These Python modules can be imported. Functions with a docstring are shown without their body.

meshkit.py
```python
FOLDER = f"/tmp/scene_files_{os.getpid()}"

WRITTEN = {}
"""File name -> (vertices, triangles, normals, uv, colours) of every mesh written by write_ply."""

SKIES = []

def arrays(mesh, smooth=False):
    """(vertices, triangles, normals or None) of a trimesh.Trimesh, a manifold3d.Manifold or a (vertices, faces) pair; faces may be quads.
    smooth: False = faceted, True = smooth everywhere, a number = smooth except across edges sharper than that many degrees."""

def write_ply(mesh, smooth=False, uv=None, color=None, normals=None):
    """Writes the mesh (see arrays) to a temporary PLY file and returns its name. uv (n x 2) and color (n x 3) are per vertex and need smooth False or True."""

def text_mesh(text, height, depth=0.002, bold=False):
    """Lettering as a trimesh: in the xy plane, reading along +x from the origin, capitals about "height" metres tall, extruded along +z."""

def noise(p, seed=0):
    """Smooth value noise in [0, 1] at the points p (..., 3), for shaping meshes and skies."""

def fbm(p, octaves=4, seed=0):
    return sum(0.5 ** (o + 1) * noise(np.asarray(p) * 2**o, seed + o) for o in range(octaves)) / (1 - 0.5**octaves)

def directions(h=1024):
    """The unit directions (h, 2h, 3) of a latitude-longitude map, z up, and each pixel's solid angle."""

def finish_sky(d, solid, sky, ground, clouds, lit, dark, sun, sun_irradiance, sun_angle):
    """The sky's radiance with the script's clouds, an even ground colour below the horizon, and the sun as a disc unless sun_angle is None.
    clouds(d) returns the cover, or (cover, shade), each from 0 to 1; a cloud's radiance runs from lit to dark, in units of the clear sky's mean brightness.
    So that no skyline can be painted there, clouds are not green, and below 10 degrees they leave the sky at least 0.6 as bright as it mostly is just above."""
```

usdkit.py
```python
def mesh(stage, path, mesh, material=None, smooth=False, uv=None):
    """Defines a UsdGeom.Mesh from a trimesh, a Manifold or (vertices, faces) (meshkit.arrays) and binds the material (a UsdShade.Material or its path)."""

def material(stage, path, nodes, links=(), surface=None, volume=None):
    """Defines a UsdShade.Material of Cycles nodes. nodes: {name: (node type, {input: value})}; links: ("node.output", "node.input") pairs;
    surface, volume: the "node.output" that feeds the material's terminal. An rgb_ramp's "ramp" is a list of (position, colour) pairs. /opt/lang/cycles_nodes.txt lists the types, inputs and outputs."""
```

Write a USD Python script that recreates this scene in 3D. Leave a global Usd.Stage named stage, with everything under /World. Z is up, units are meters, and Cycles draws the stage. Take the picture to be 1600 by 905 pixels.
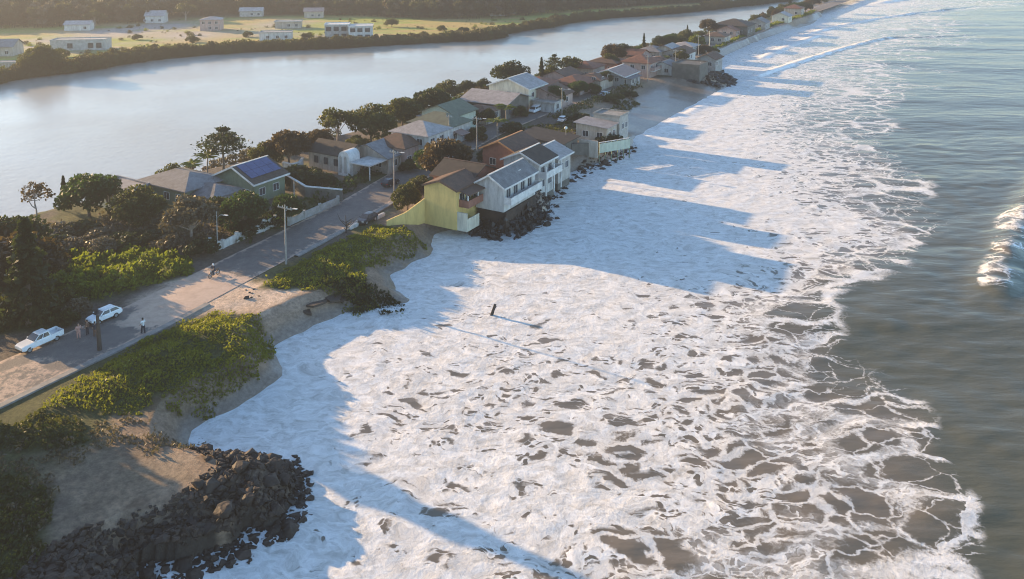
import math, random
import numpy as np, trimesh, shapely
from shapely.geometry import Polygon, LineString, Point
from scipy.interpolate import RBFInterpolator
from scipy.spatial import cKDTree
from manifold3d import Manifold, OpType
import usdkit
from meshkit import noise, fbm
from pxr import Usd, UsdGeom, UsdLux, UsdShade, Gf, Sdf, Vt

random.seed(7); np.random.seed(7)
RNG = np.random.default_rng(11)
stage = Usd.Stage.CreateInMemory()
UsdGeom.Xform.Define(stage, '/World')
UsdGeom.Scope.Define(stage, '/World/Looks')

# ---------------------------------------------------------------- camera, sky, sun, exposure
PITCH = math.radians(5.0)                            # nearly level lens; the picture is the lower part of what it sees (lens shift)
HORIZON, FPX = -100.0, 1268.6 * math.cos(PITCH)      # in picture pixels (1600 wide)
CAMZ = 45.54 * math.cos(PITCH); CAMY = -19.84 + CAMZ * math.tan(PITCH)   # the drone
AXIS_ROW = HORIZON + FPX * math.tan(PITCH)
EXPOSURE = 1.25
SUN_EL, SUN_AZ = math.radians(12.0), math.radians(150.5)   # azimuth counted from +x
SKY, SUN = 0.135, 1.25
HAZE = 0.0002                                       # per metre
cam = UsdGeom.Camera.Define(stage, '/World/camera')
cam.CreateHorizontalApertureAttr(36.0); cam.CreateFocalLengthAttr(36.0 * FPX / 1600)
cam.CreateClippingRangeAttr((0.5, 20000.0)); cam.CreateExposureAttr(EXPOSURE)
cam.CreateVerticalApertureOffsetAttr(-36.0 * (452.5 - AXIS_ROW) / 1600)
cam.AddTranslateOp().Set((0, CAMY, CAMZ)); cam.AddRotateXOp().Set(90 - math.degrees(PITCH))
S = np.array([math.cos(SUN_AZ) * math.cos(SUN_EL), math.sin(SUN_AZ) * math.cos(SUN_EL), math.sin(SUN_EL)])
sky_m = usdkit.material(stage, '/World/Looks/sky', {
    's': ('sky_texture', {'sky_type': 'single_scattering', 'sun_disc': False, 'sun_elevation': SUN_EL, 'sun_rotation': math.atan2(S[0], S[1]), 'altitude': 10.0, 'air_density': 1.0, 'aerosol_density': 0.6, 'ozone_density': 3.0}),
    'b': ('background_shader', {'strength': SKY})}, [('s.color', 'b.color')], surface='b.background')
dome = UsdLux.DomeLight.Define(stage, '/World/sky')
UsdShade.MaterialBindingAPI.Apply(dome.GetPrim()).Bind(sky_m)
sun = UsdLux.DistantLight.Define(stage, '/World/sun')
sun.CreateNormalizeAttr(True); sun.CreateIntensityAttr(SUN); sun.CreateAngleAttr(0.5); sun.CreateColorAttr(Gf.Vec3f(1.0, 0.68, 0.36))
sun.AddRotateXYZOp().Set((90 - math.degrees(SUN_EL), 0, math.degrees(math.atan2(S[0], -S[1]))))

# ---------------------------------------------------------------- helpers
E1 = np.array([0.5, 0.8660254]); E2 = np.array([0.8660254, -0.5])     # along the spit (away), towards the sea
ALONG = 60.0                                                          # heading of the spit in degrees

def at(px, py, z=0.0):
    """The point of the plane at height z that stands at this place of the survey picture."""
    u, v = (px - 800) / FPX, (py - AXIS_ROW) / FPX
    d = (CAMZ - z) / (math.cos(PITCH) * (math.tan(PITCH) + v))
    return np.array([u * d, CAMY + d * (math.cos(PITCH) - v * math.sin(PITCH)), z])

def at2(pts, z=0.0):
    return np.array([at(a, b, z)[:2] for a, b in pts])

taken = {}
def numbered(path):
    n = taken.get(path, 0); taken[path] = n + 1
    return path if n == 0 else f'{path}_{n:03d}'

def tag(p, label=None, cat=None, group=None, kind=None):
    p = p.GetPrim() if hasattr(p, 'GetPrim') else p
    for k, v in (('label', label), ('category', cat), ('group', group), ('kind', kind)):
        if v: p.SetCustomDataByKey(k, v)
    return p

def thing(name, label, cat, loc=(0, 0, 0), rz=0.0, group=None, scale=None):
    x = UsdGeom.Xform.Define(stage, numbered('/World/' + name))
    x.AddTranslateOp().Set(tuple(float(c) for c in loc)); x.AddRotateZOp().Set(float(rz))
    if scale is not None: x.AddScaleOp().Set(tuple(float(c) for c in np.broadcast_to(scale, 3)))
    tag(x, label, cat, group)
    return x

def part(parent, name, mesh, m, smooth=False, label=None):
    base = str(parent.GetPath()) if hasattr(parent, 'GetPath') else parent
    o = usdkit.mesh(stage, numbered(base + '/' + name), mesh, M[m], smooth)
    if label: tag(o, label)
    return o

def single(name, mesh, m, label, cat=None, group=None, kind=None, smooth=False):
    o = usdkit.mesh(stage, numbered('/World/' + name), mesh, M[m], smooth)
    tag(o, label, cat, group, kind)
    return o

def source(name):
    """A class prim: parts are built under it once and referenced by every copy."""
    return stage.CreateClassPrim('/World/' + name)

def copy(src, name, label, cat, loc, rz=0.0, scale=1.0, group=None):
    x = thing(name, label, cat, loc, rz, group, scale)
    x.GetPrim().GetReferences().AddInternalReference(src.GetPath()); x.GetPrim().SetInstanceable(True)
    return x

def primvar(o, name, values):
    values = np.asarray(values, np.float32)
    t, arr = (Sdf.ValueTypeNames.Float3Array, Vt.Vec3fArray) if values.ndim == 2 else (Sdf.ValueTypeNames.FloatArray, Vt.FloatArray)
    UsdGeom.PrimvarsAPI(o).CreatePrimvar(name, t, 'vertex').Set(arr.FromNumpy(values))

def cat_(ms): return trimesh.util.concatenate([m for m in ms if m is not None])
def box(x0, x1, y0, y1, z0, z1):
    b = trimesh.creation.box([x1 - x0, y1 - y0, z1 - z0]); b.apply_translation([(x0 + x1) / 2, (y0 + y1) / 2, (z0 + z1) / 2]); return b
def hull(pts): return trimesh.convex.convex_hull(np.asarray(pts, float))
def tube(pts, radii, sides=7, cap=True):
    p = np.asarray(pts, float); r = np.broadcast_to(np.asarray(radii, float), (len(p),))
    t = np.gradient(p, axis=0); t /= np.linalg.norm(t, axis=1, keepdims=True) + 1e-9
    a = np.cross(t, np.where(np.abs(t[:, 2:]) < 0.9, [[0, 0, 1.0]], [[1.0, 0, 0]])); a /= np.linalg.norm(a, axis=1, keepdims=True) + 1e-9
    b = np.cross(t, a); g = np.arange(sides) * 2 * np.pi / sides
    v = (p[:, None] + r[:, None, None] * (np.cos(g)[None, :, None] * a[:, None] + np.sin(g)[None, :, None] * b[:, None])).reshape(-1, 3)
    f = []
    for i in range(len(p) - 1):
        for j in range(sides):
            k = (j + 1) % sides; f += [[i * sides + j, i * sides + k, (i + 1) * sides + k], [i * sides + j, (i + 1) * sides + k, (i + 1) * sides + j]]
    if cap:
        n = len(v); v = np.vstack([v, p[:1], p[-1:]]); e = (len(p) - 1) * sides
        for j in range(sides):
            k = (j + 1) % sides; f += [[n, k, j], [n + 1, e + j, e + k]]
    return trimesh.Trimesh(v, f, process=False)
def extrude(poly, axis, a, b):
    """A 2-D outline pushed from a to b along x (outline in y, z) or y (outline in x, z)."""
    m = trimesh.creation.extrude_polygon(Polygon(poly), b - a, engine='earcut')
    v = m.vertices.copy()
    m.vertices = np.stack([v[:, 2] + a, v[:, 0], v[:, 1]], 1) if axis == 'x' else np.stack([v[:, 0], v[:, 2] + a, v[:, 1]], 1)
    trimesh.repair.fix_normals(m); return m
def smoothstep(a, b, x):
    t = np.clip((x - a) / (b - a), 0, 1); return t * t * (3 - 2 * t)
_trees = {}
def dist_line(P, line):
    """Distance of the points P (n x 2) to a polyline, and the place along it (0 to 1): nearest sample first, then the exact distance to the stretches beside it."""
    key = line.tobytes()
    if key not in _trees:
        seg = np.linalg.norm(np.diff(line, axis=0), axis=1); own = np.repeat(np.arange(len(seg)), np.maximum(1, np.ceil(seg / 0.8)).astype(int))
        t = np.concatenate([np.arange(k) / k for k in np.maximum(1, np.ceil(seg / 0.8)).astype(int)])
        _trees[key] = (cKDTree(np.vstack([line[own] + t[:, None] * (line[own + 1] - line[own]), line[-1:]])), np.append(own, len(seg) - 1), seg, np.concatenate([[0], np.cumsum(seg)]))
    tree_, own, seg, cum = _trees[key]
    _, k = tree_.query(P); best, where = np.full(len(P), 1e9), np.zeros(len(P))
    for s in (-1, 0, 1):
        i = np.clip(own[k] + s, 0, len(seg) - 1); a, d = line[i], line[i + 1] - line[i]
        t = np.clip(((P - a) * d).sum(1) / np.maximum((d * d).sum(1), 1e-9), 0, 1); q = np.hypot(*(P - a - t[:, None] * d).T)
        m = q < best; best[m] = q[m]; where[m] = (cum[i] + t * seg[i])[m] / cum[-1]
    return best, where
def inside(P, poly): return shapely.contains_xy(Polygon(poly), P[:, 0], P[:, 1])

# ---------------------------------------------------------------- materials
M = {}
def mat(name, nodes, links, surface='p.BSDF', volume=None):
    M[name] = usdkit.material(stage, '/World/Looks/' + name, nodes, links, surface=surface, volume=volume); return M[name]

def plain(name, c1, c2=None, scale=1.5, rough=0.7, bump=0.0, bump_scale=20.0, metallic=0.0, detail=5, spec=0.4, lo=0.35, hi=0.65):
    """Paint, plaster, metal...: two tones mixed by a stain-like noise, with a fine relief."""
    c2 = c2 or tuple(0.72 * x for x in c1)
    n = {'g': ('geometry', {}), 'n': ('noise_texture', {'scale': scale, 'detail': detail, 'roughness': 0.65}),
         'r': ('rgb_ramp', {'ramp': [(lo, c1), (hi, c2)]}), 'p': ('principled_bsdf', {'roughness': rough, 'metallic': metallic, 'specular_ior_level': spec})}
    l = [('g.position', 'n.vector'), ('n.fac', 'r.fac'), ('r.color', 'p.base_color')]
    if name.endswith('_paint'):                      # rain streaks and damp run down the walls
        n['mp'] = ('mapping', {'mapping_type': 'point', 'scale': (2.2, 2.2, 0.45)}); n['n'][1].update(detail=9.0, roughness=0.75); l[0] = ('g.position', 'mp.vector'); l.append(('mp.vector', 'n.vector'))
    if bump:
        n['nb'] = ('noise_texture', {'scale': bump_scale, 'detail': 4.0}); n['b'] = ('bump', {'strength': 1.0, 'distance': bump})
        l += [('g.position', 'nb.vector'), ('nb.fac', 'b.height'), ('b.normal', 'p.normal')]
    return mat(name, n, l)

def roof_mat(name, c1, c2, rows=3.2, rough=0.8, depth=0.035, heading=ALONG, along=True):
    """Roofing in courses that run along the ridge, each a little lapped, with weathered patches."""
    n = {'g': ('geometry', {}), 'mp': ('mapping', {'mapping_type': 'point', 'rotation': (0, 0, math.radians(-heading))}),
         'n': ('noise_texture', {'scale': 0.9, 'detail': 7.0, 'roughness': 0.7}), 'r': ('rgb_ramp', {'ramp': [(0.3, c1), (0.7, c2)]}),
         'w': ('wave_texture', {'wave_type': 'bands', 'bands_direction': 'x' if along else 'y', 'profile': 'saw', 'scale': rows, 'distortion': 0.6, 'detail': 1.0, 'detail_scale': 2.0}),
         'wd': ('math', {'math_type': 'multiply_add', 'value2': 0.35, 'value3': 0.72}), 'mx': ('mix_color', {'blend_type': 'multiply', 'fac': 1.0}),
         'b': ('bump', {'strength': 1.0, 'distance': depth}), 'p': ('principled_bsdf', {'roughness': rough, 'specular_ior_level': 0.35})}
    l = [('g.position', 'mp.vector'), ('mp.vector', 'w.vector'), ('g.position', 'n.vector'), ('n.fac', 'r.fac'), ('w.fac', 'wd.value1'),
         ('r.color', 'mx.a'), ('wd.value', 'mx.b'), ('mx.result', 'p.base_color'), ('w.fac', 'b.height'), ('b.normal', 'p.normal')]
    return mat(name, n, l)

def leaf_mat(name, tones, trans=0.35, rough=0.55):
    """Leaves: each leaf takes one of the tones; part of the light passes through."""
    n = {'g': ('geometry', {}), 'r': ('rgb_ramp', {'ramp': [(i / (len(tones) - 1), t) for i, t in enumerate(tones)]}),
         'p': ('principled_bsdf', {'roughness': rough, 'specular_ior_level': 0.3}), 't': ('translucent_bsdf', {}),
         'gm': ('mix_color', {'blend_type': 'multiply', 'fac': 1.0, 'b': (1.5, 1.6, 0.7), 'use_clamp_result': False}), 'm': ('mix_closure', {'fac': trans})}
    l = [('g.random_per_island', 'r.fac'), ('r.color', 'p.base_color'), ('r.color', 'gm.a'), ('gm.result', 't.color'), ('p.BSDF', 'm.closure1'), ('t.BSDF', 'm.closure2')]
    return mat(name, n, l, surface='m.closure')

plain('white_paint', (0.6, 0.58, 0.54), (0.306, 0.289, 0.264), 0.6, detail=8)
plain('cream_paint', (0.66, 0.62, 0.48), (0.425, 0.391, 0.306), 0.8)
plain('yellow_paint', (0.68, 0.5, 0.18), (0.5, 0.36, 0.13), 0.5, bump=0.01)
plain('beige_paint', (0.46, 0.4, 0.33), (0.255, 0.212, 0.170), 0.6, detail=8)
plain('pink_paint', (0.46, 0.33, 0.28), (0.255, 0.170, 0.145), 0.6, detail=8)
plain('pale_green_paint', (0.5, 0.55, 0.44), (0.340, 0.374, 0.297), 0.8)
plain('green_paint', (0.16, 0.2, 0.13), (0.11, 0.14, 0.09), 0.8)
plain('grey_plaster', (0.33, 0.32, 0.3), (0.22, 0.21, 0.19), 0.9, bump=0.015)
plain('dark_wall', (0.13, 0.12, 0.1), (0.075, 0.07, 0.06), 0.6, bump=0.02)
plain('brick_red', (0.27, 0.12, 0.08), (0.2, 0.085, 0.06), 1.5, bump=0.02)
plain('concrete', (0.3, 0.28, 0.25), (0.19, 0.18, 0.16), 1.2, bump=0.012, bump_scale=9)
plain('pale_concrete', (0.42, 0.39, 0.35), (0.28, 0.26, 0.23), 1.0, bump=0.012, bump_scale=9)
plain('white_trim', (0.66, 0.64, 0.6), (0.45, 0.43, 0.4), 1.0, detail=7)
plain('window_frame', (0.6, 0.59, 0.56), None, 3.0, rough=0.4)
plain('dark_frame', (0.09, 0.07, 0.06), None, 3.0, rough=0.5)
plain('glass', (0.02, 0.025, 0.03), (0.05, 0.055, 0.06), 0.7, rough=0.08, spec=0.6)
plain('wood', (0.2, 0.13, 0.08), (0.11, 0.075, 0.05), 3.0, bump=0.02)
plain('sunlit_wood', (0.5, 0.24, 0.09), (0.36, 0.16, 0.07), 2.0, bump=0.02)  # roof-edge wood with the orange of the low sun painted into its colour
plain('dark_wood', (0.06, 0.045, 0.035), (0.03, 0.024, 0.02), 3.0, bump=0.03)
plain('bark', (0.16, 0.12, 0.09), (0.08, 0.06, 0.045), 4.0, bump=0.05, bump_scale=7)
plain('pale_bark', (0.3, 0.24, 0.19), (0.19, 0.15, 0.12), 4.0, bump=0.04, bump_scale=7)
plain('metal', (0.35, 0.35, 0.35), None, 4.0, rough=0.45, metallic=0.6)
plain('solar_cell', (0.035, 0.05, 0.11), (0.025, 0.035, 0.08), 0.6, rough=0.15, spec=0.7)
plain('blue_tarp', (0.16, 0.26, 0.38), (0.11, 0.19, 0.3), 0.9, rough=0.5)
plain('car_white', (0.78, 0.78, 0.77), (0.7, 0.7, 0.69), 0.6, rough=0.25, spec=0.6)
plain('car_dark', (0.025, 0.026, 0.03), (0.02, 0.02, 0.022), 0.6, rough=0.22, spec=0.6)
plain('car_silver', (0.42, 0.43, 0.45), (0.36, 0.37, 0.39), 0.6, rough=0.25, spec=0.6)
plain('rubber', (0.02, 0.02, 0.02), None, 6.0, rough=0.8)
plain('lamp_glass', (0.7, 0.68, 0.62), None, 6.0, rough=0.1)
plain('red_lens', (0.4, 0.02, 0.015), None, 6.0, rough=0.2)
plain('skin', (0.38, 0.22, 0.15), (0.34, 0.19, 0.13), 4.0, rough=0.5)
plain('cloth_white', (0.75, 0.74, 0.72), None, 5.0, rough=0.9)
plain('cloth_dark', (0.03, 0.033, 0.045), None, 5.0, rough=0.9)
plain('cloth_brown', (0.2, 0.11, 0.075), None, 5.0, rough=0.9)
plain('cloth_pink', (0.5, 0.27, 0.22), None, 5.0, rough=0.9)
plain('hair', (0.02, 0.016, 0.013), None, 5.0, rough=0.6)
plain('rock', (0.048, 0.031, 0.022), (0.012, 0.009, 0.007), 0.9, rough=0.75, bump=0.1, bump_scale=3.5, detail=8)
plain('rock_wet', (0.022, 0.019, 0.018), (0.01, 0.009, 0.009), 0.9, rough=0.35, bump=0.1, bump_scale=3.5, detail=8)
roof_mat('roof_brown', (0.17, 0.095, 0.065), (0.09, 0.06, 0.045))
roof_mat('roof_dark', (0.09, 0.07, 0.055), (0.05, 0.042, 0.036))
roof_mat('roof_red', (0.28, 0.115, 0.07), (0.13, 0.062, 0.044))
roof_mat('roof_grey', (0.26, 0.25, 0.25), (0.13, 0.125, 0.12), rows=2.2)
roof_mat('roof_pale', (0.42, 0.39, 0.38), (0.24, 0.22, 0.21), rows=2.0)
roof_mat('roof_green', (0.15, 0.17, 0.12), (0.1, 0.11, 0.08), rows=2.0)
roof_mat('roof_pink', (0.4, 0.27, 0.23), (0.28, 0.19, 0.16))
leaf_mat('leaf_green', [(0.03, 0.055, 0.014), (0.05, 0.085, 0.02), (0.075, 0.11, 0.028), (0.11, 0.14, 0.04)])
leaf_mat('leaf_bright', [(0.13, 0.15, 0.022), (0.21, 0.23, 0.03), (0.3, 0.31, 0.042), (0.36, 0.33, 0.06)], 0.5)
leaf_mat('leaf_dune', [(0.15, 0.155, 0.025), (0.25, 0.24, 0.034), (0.34, 0.32, 0.05), (0.3, 0.22, 0.09)], 0.5)
leaf_mat('leaf_olive', [(0.06, 0.064, 0.02), (0.1, 0.095, 0.026), (0.15, 0.125, 0.036), (0.18, 0.135, 0.05)], 0.4)
leaf_mat('leaf_brown', [(0.06, 0.04, 0.022), (0.1, 0.06, 0.03), (0.13, 0.075, 0.04), (0.09, 0.085, 0.03)])
leaf_mat('leaf_dark', [(0.028, 0.038, 0.014), (0.045, 0.055, 0.018), (0.065, 0.072, 0.023), (0.085, 0.075, 0.03)])
leaf_mat('leaf_dry', [(0.12, 0.095, 0.065), (0.17, 0.13, 0.085), (0.22, 0.17, 0.11), (0.14, 0.13, 0.06)], 0.2)
leaf_mat('leaf_mangrove', [(0.055, 0.05, 0.02), (0.085, 0.066, 0.026), (0.12, 0.085, 0.03), (0.08, 0.085, 0.028)])
leaf_mat('leaf_forest', [(0.05, 0.055, 0.028), (0.075, 0.07, 0.035), (0.1, 0.085, 0.05), (0.07, 0.08, 0.035)])

# ---------------------------------------------------------------- the plan of the place (points surveyed on the water or ground plane)
SHORE = at2([(215, 892), (300, 872), (372, 848), (380, 826), (432, 818), (456, 790), (466, 745), (440, 716), (395, 712), (312, 702), (303, 683), (330, 656), (386, 626),
             (432, 598), (441, 574), (430, 547), (460, 525), (520, 500), (562, 484), (606, 478), (640, 468), (618, 449), (616, 430), (642, 414), (676, 396), (679, 372), (702, 361), (760, 357),
             (836, 350), (858, 330), (868, 296), (900, 266), (945, 252), (985, 234), (993, 216), (1012, 208), (1062, 180), (1122, 146), (1148, 131), (1148, 124), (1118, 108), (1128, 90), (1160, 74), (1205, 56),
             (1276, 36), (1282, 20), (1300, 8), (1340, -8), (1420, -30), (1560, -55)], 0.15)
def catmull(p, step=1.5):
    p = np.vstack([2 * p[0] - p[1], p, 2 * p[-1] - p[-2]]); out = []
    for i in range(1, len(p) - 2):
        n = max(2, int(np.linalg.norm(p[i + 1] - p[i]) / step)); t = np.linspace(0, 1, n, endpoint=False)[:, None]
        out.append(0.5 * (2 * p[i] + (p[i + 1] - p[i - 1]) * t + (2 * p[i - 1] - 5 * p[i] + 4 * p[i + 1] - p[i + 2]) * t ** 2 + (3 * p[i] - p[i - 1] - 3 * p[i + 1] + p[i + 2]) * t ** 3))
    return np.vstack(out + [p[-2:-1]])
SHORE = catmull(np.vstack([[[-46, -40], [-27, 15], [-20.5, 30]], SHORE]), 0.7)
w = np.c_[SHORE * 0.45, SHORE[:, 0] * 0]; SHORE = SHORE + 1.3 * (np.c_[fbm(w, 3, 81), fbm(w, 3, 82)] - 0.5) * np.clip((SHORE[:, 1:] - 30) / 10, 0, 1)
RIVER = at2([(-60, 420), (-20, 370), (40, 347), (90, 335), (190, 306), (330, 272), (430, 247), (520, 221), (640, 190), (720, 164), (800, 140), (860, 124), (960, 97), (1060, 68), (1130, 48), (1205, 28), (1240, 13), (1290, -2), (1360, -22), (1500, -55)], 0.15)
RIVER = np.vstack([[[-150, -40], [-110, 50]], RIVER])
LAND = np.vstack([SHORE, RIVER[::-1]])
FARBANK = at2([(-500, 235), (-200, 175), (0, 131), (60, 119), (130, 112), (225, 96), (330, 86), (430, 80), (560, 74), (680, 67), (768, 62), (790, 54), (850, 44), (930, 31), (1010, 25), (1090, 18), (1150, 11), (1215, 4), (1260, -8), (1400, -50)], 0.15)
ROAD = at2([(-330, 760), (-160, 672), (0, 597), (90, 556), (200, 506), (300, 456), (400, 405), (480, 364), (560, 322), (636, 276), (700, 238), (770, 202), (850, 170), (930, 141), (1010, 112), (1080, 84), (1150, 58), (1230, 30), (1290, 10), (1380, -20)], 2.4)

ROADLINE = catmull(ROAD)
ROADW = 3.9                                          # half the carriageway
# beach slope: how far inland the ground takes to rise, by the place along the spit
T_KEYS = np.array([-80, 15, 38, 50, 62, 76, 84, 92, 100, 140, 152, 165, 215, 228, 260, 600]); W_KEYS = np.array([6, 6, 6, 7.5, 7, 8, 8, 7, 4, 4, 5, 22, 22, 8, 20, 26])
ROCKS = at2([(60, 905), (95, 880), (172, 852), (250, 820), (322, 786), (352, 748), (312, 708), (395, 702), (450, 708), (475, 735), (462, 795), (435, 826), (385, 832), (375, 856), (300, 880), (215, 900)], 1.0)
ROCKS = np.vstack([ROCKS, [[-24, 25], [-33, 20]]])
DUNE1 = at2([(60, 640), (108, 598), (225, 531), (278, 502), (335, 487), (400, 488), (430, 512), (417, 545), (370, 588), (312, 624), (200, 645)], 2.6)
DUNE2 = at2([(405, 445), (440, 418), (500, 388), (545, 366), (590, 348), (645, 350), (668, 362), (640, 380), (590, 398), (565, 425), (590, 448), (640, 462), (628, 474), (560, 462), (500, 446)], 2.8)
HEDGE3 = at2([(66, 420), (100, 396), (160, 388), (225, 388), (302, 404), (300, 425), (230, 444), (180, 462), (105, 474), (70, 455)], 2.6)
GRASS5 = at2([(-80, 670), (0, 662), (60, 645), (135, 655), (140, 690), (90, 705), (0, 705)], 2.4)
GRASS6 = at2([(-60, 740), (40, 735), (80, 790), (70, 860), (20, 905), (-60, 950)], 2.4)
GREEN4 = at2([(-60, 400), (60, 400), (105, 420), (118, 470), (100, 512), (0, 525), (-80, 540)], 2.4)

BANK = np.array([[-3.4, 104.2], [2.9, 115.0]])          # the ground kept up under the white sea-edge house
def land_height(P):
    P = np.asarray(P, float).reshape(-1, 2)
    ds, _ = dist_line(P, SHORE); dr, _ = dist_line(P, RIVER)
    ins = inside(P, LAND)
    t = P @ E1; w = np.interp(t, T_KEYS, W_KEYS)
    x = np.clip(ds / w, 0, 1.6)
    prof = np.interp(x, [0, 0.5, 0.62, 0.95, 1.6], [0.0, 0.42, 0.55, 1.0, 1.0])
    bluff = np.interp(x, [0, 0.18, 0.36, 0.55, 1.6], [0.0, 0.28, 0.72, 0.96, 1.0]); prof = prof + (bluff - prof) * (1 - smoothstep(146, 156, t))
    h = 2.4 * np.minimum(prof, np.clip(dr / 4.0, 0, 1) ** 0.8)
    n = fbm(np.c_[P * 0.16, P[:, 0] * 0], 4, 3) - 0.5
    h = h + 0.5 * n * smoothstep(2, 9, ds) * smoothstep(1, 5, dr)
    for poly, amp in ((DUNE1, 0.6), (DUNE2, 0.4), (HEDGE3, 0.5), (GRASS5, 0.4)):
        pg = Polygon(poly); near = np.hypot(*(P - poly.mean(0)).T) < 40
        if near.any():
            d = np.zeros(len(P)); d[near] = shapely.distance(shapely.boundary(pg), shapely.points(P[near])) * shapely.contains_xy(pg, P[near, 0], P[near, 1])
            h = h + amp * smoothstep(0, 4.5, d) * (0.55 + 0.9 * noise(np.c_[P * 0.33, P[:, 0] * 0], 5))
    rk = inside(P, ROCKS); d = shapely.distance(shapely.boundary(Polygon(ROCKS)), shapely.points(P)) * rk if rk.any() else np.zeros(len(P))
    h = np.where(rk, np.maximum(h * 0.95, -0.25 + np.minimum(d * 0.7, 2.4) + 1.3 * smoothstep(0.3, 2.5, d) * (fbm(np.c_[P * 0.6, P[:, 0] * 0], 3, 9) - 0.45)), h)
    bank, _ = dist_line(P, BANK); h = h + 1.55 * (1 - smoothstep(2.2, 6.5, bank)) * smoothstep(0, 3.5, ds)
    dR, _ = dist_line(P, ROADLINE)
    k = 1 - smoothstep(ROADW + 1.4, ROADW + 4.0, dR); h = np.where(ins, h * (1 - k) + 2.36 * k, h)
    return np.where(ins, h, -0.16 * np.minimum(ds, dr) - 0.02)
def gz(px, py, z=2.4):
    """Ground point under this place of the survey."""
    for _ in range(3):
        p = at(px, py, z); z = float(land_height(p[:2])[0])
    return at(px, py, z)

# fan-shaped sheets: fine near the drone, coarse far away
FOOT = np.array([0.0, -14.0])
def fan(r0, r1, nr, a0, a1, na):
    r = np.geomspace(r0, r1, nr); a = np.radians(np.linspace(a0, a1, na))
    R, A = np.meshgrid(r, a, indexing='ij')
    P = np.stack([R * np.sin(A) + FOOT[0], R * np.cos(A) + FOOT[1]], -1).reshape(-1, 2)
    i, j = np.meshgrid(np.arange(nr - 1), np.arange(na - 1), indexing='ij'); q = (i * na + j).ravel()
    return P, np.stack([q, q + 1, q + na + 1, q + na], 1)
def keep(P, Q, mask):
    Q = Q[mask[Q].any(1)]; used = np.unique(Q); new = np.full(len(P), -1); new[used] = np.arange(len(used))
    return used, new[Q]
def tri(Q): return np.vstack([Q[:, [0, 1, 2]], Q[:, [0, 2, 3]]])

# ---------------------------------------------------------------- land of the spit
P, Q = fan(26, 900, 760, -58, 44, 560)
near_land = shapely.contains_xy(Polygon(LAND).buffer(5.0), P[:, 0], P[:, 1])
used, Q = keep(P, Q, near_land); P = P[used]
hz = land_height(P)
ds, _ = dist_line(P, SHORE); dr, _ = dist_line(P, RIVER); tt = P @ E1
big = fbm(np.c_[P * 0.12, P[:, 0] * 0], 4, 21); mid = fbm(np.c_[P * 0.6, P[:, 0] * 0], 4, 22)
sand, wet, earth, grass, rockc = np.array([0.56, 0.43, 0.32]), np.array([0.13, 0.112, 0.095]), np.array([0.13, 0.105, 0.08]), np.array([0.085, 0.095, 0.028]), np.array([0.04, 0.032, 0.026])
def lerp(a, b, t): return a + (b - a) * np.asarray(t)[:, None]
col = lerp(np.broadcast_to(earth, (len(P), 3)), np.broadcast_to(grass, (len(P), 3)), smoothstep(0.45, 0.62, big + 0.25 * (mid - 0.5)) * 0.85)
beach = 1 - smoothstep(0.8, 1.35, ds / np.interp(tt, T_KEYS, W_KEYS) + 0.5 * (mid - 0.5))
col = lerp(col, np.array([0.34, 0.245, 0.165]) * (0.7 + 0.6 * mid[:, None]), beach)
wash = at2([(262, 440), (330, 425), (400, 438), (470, 444), (520, 452), (610, 470), (560, 500), (440, 540), (430, 510), (395, 488), (330, 490), (255, 520), (200, 500), (215, 470)], 2.3)
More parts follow.
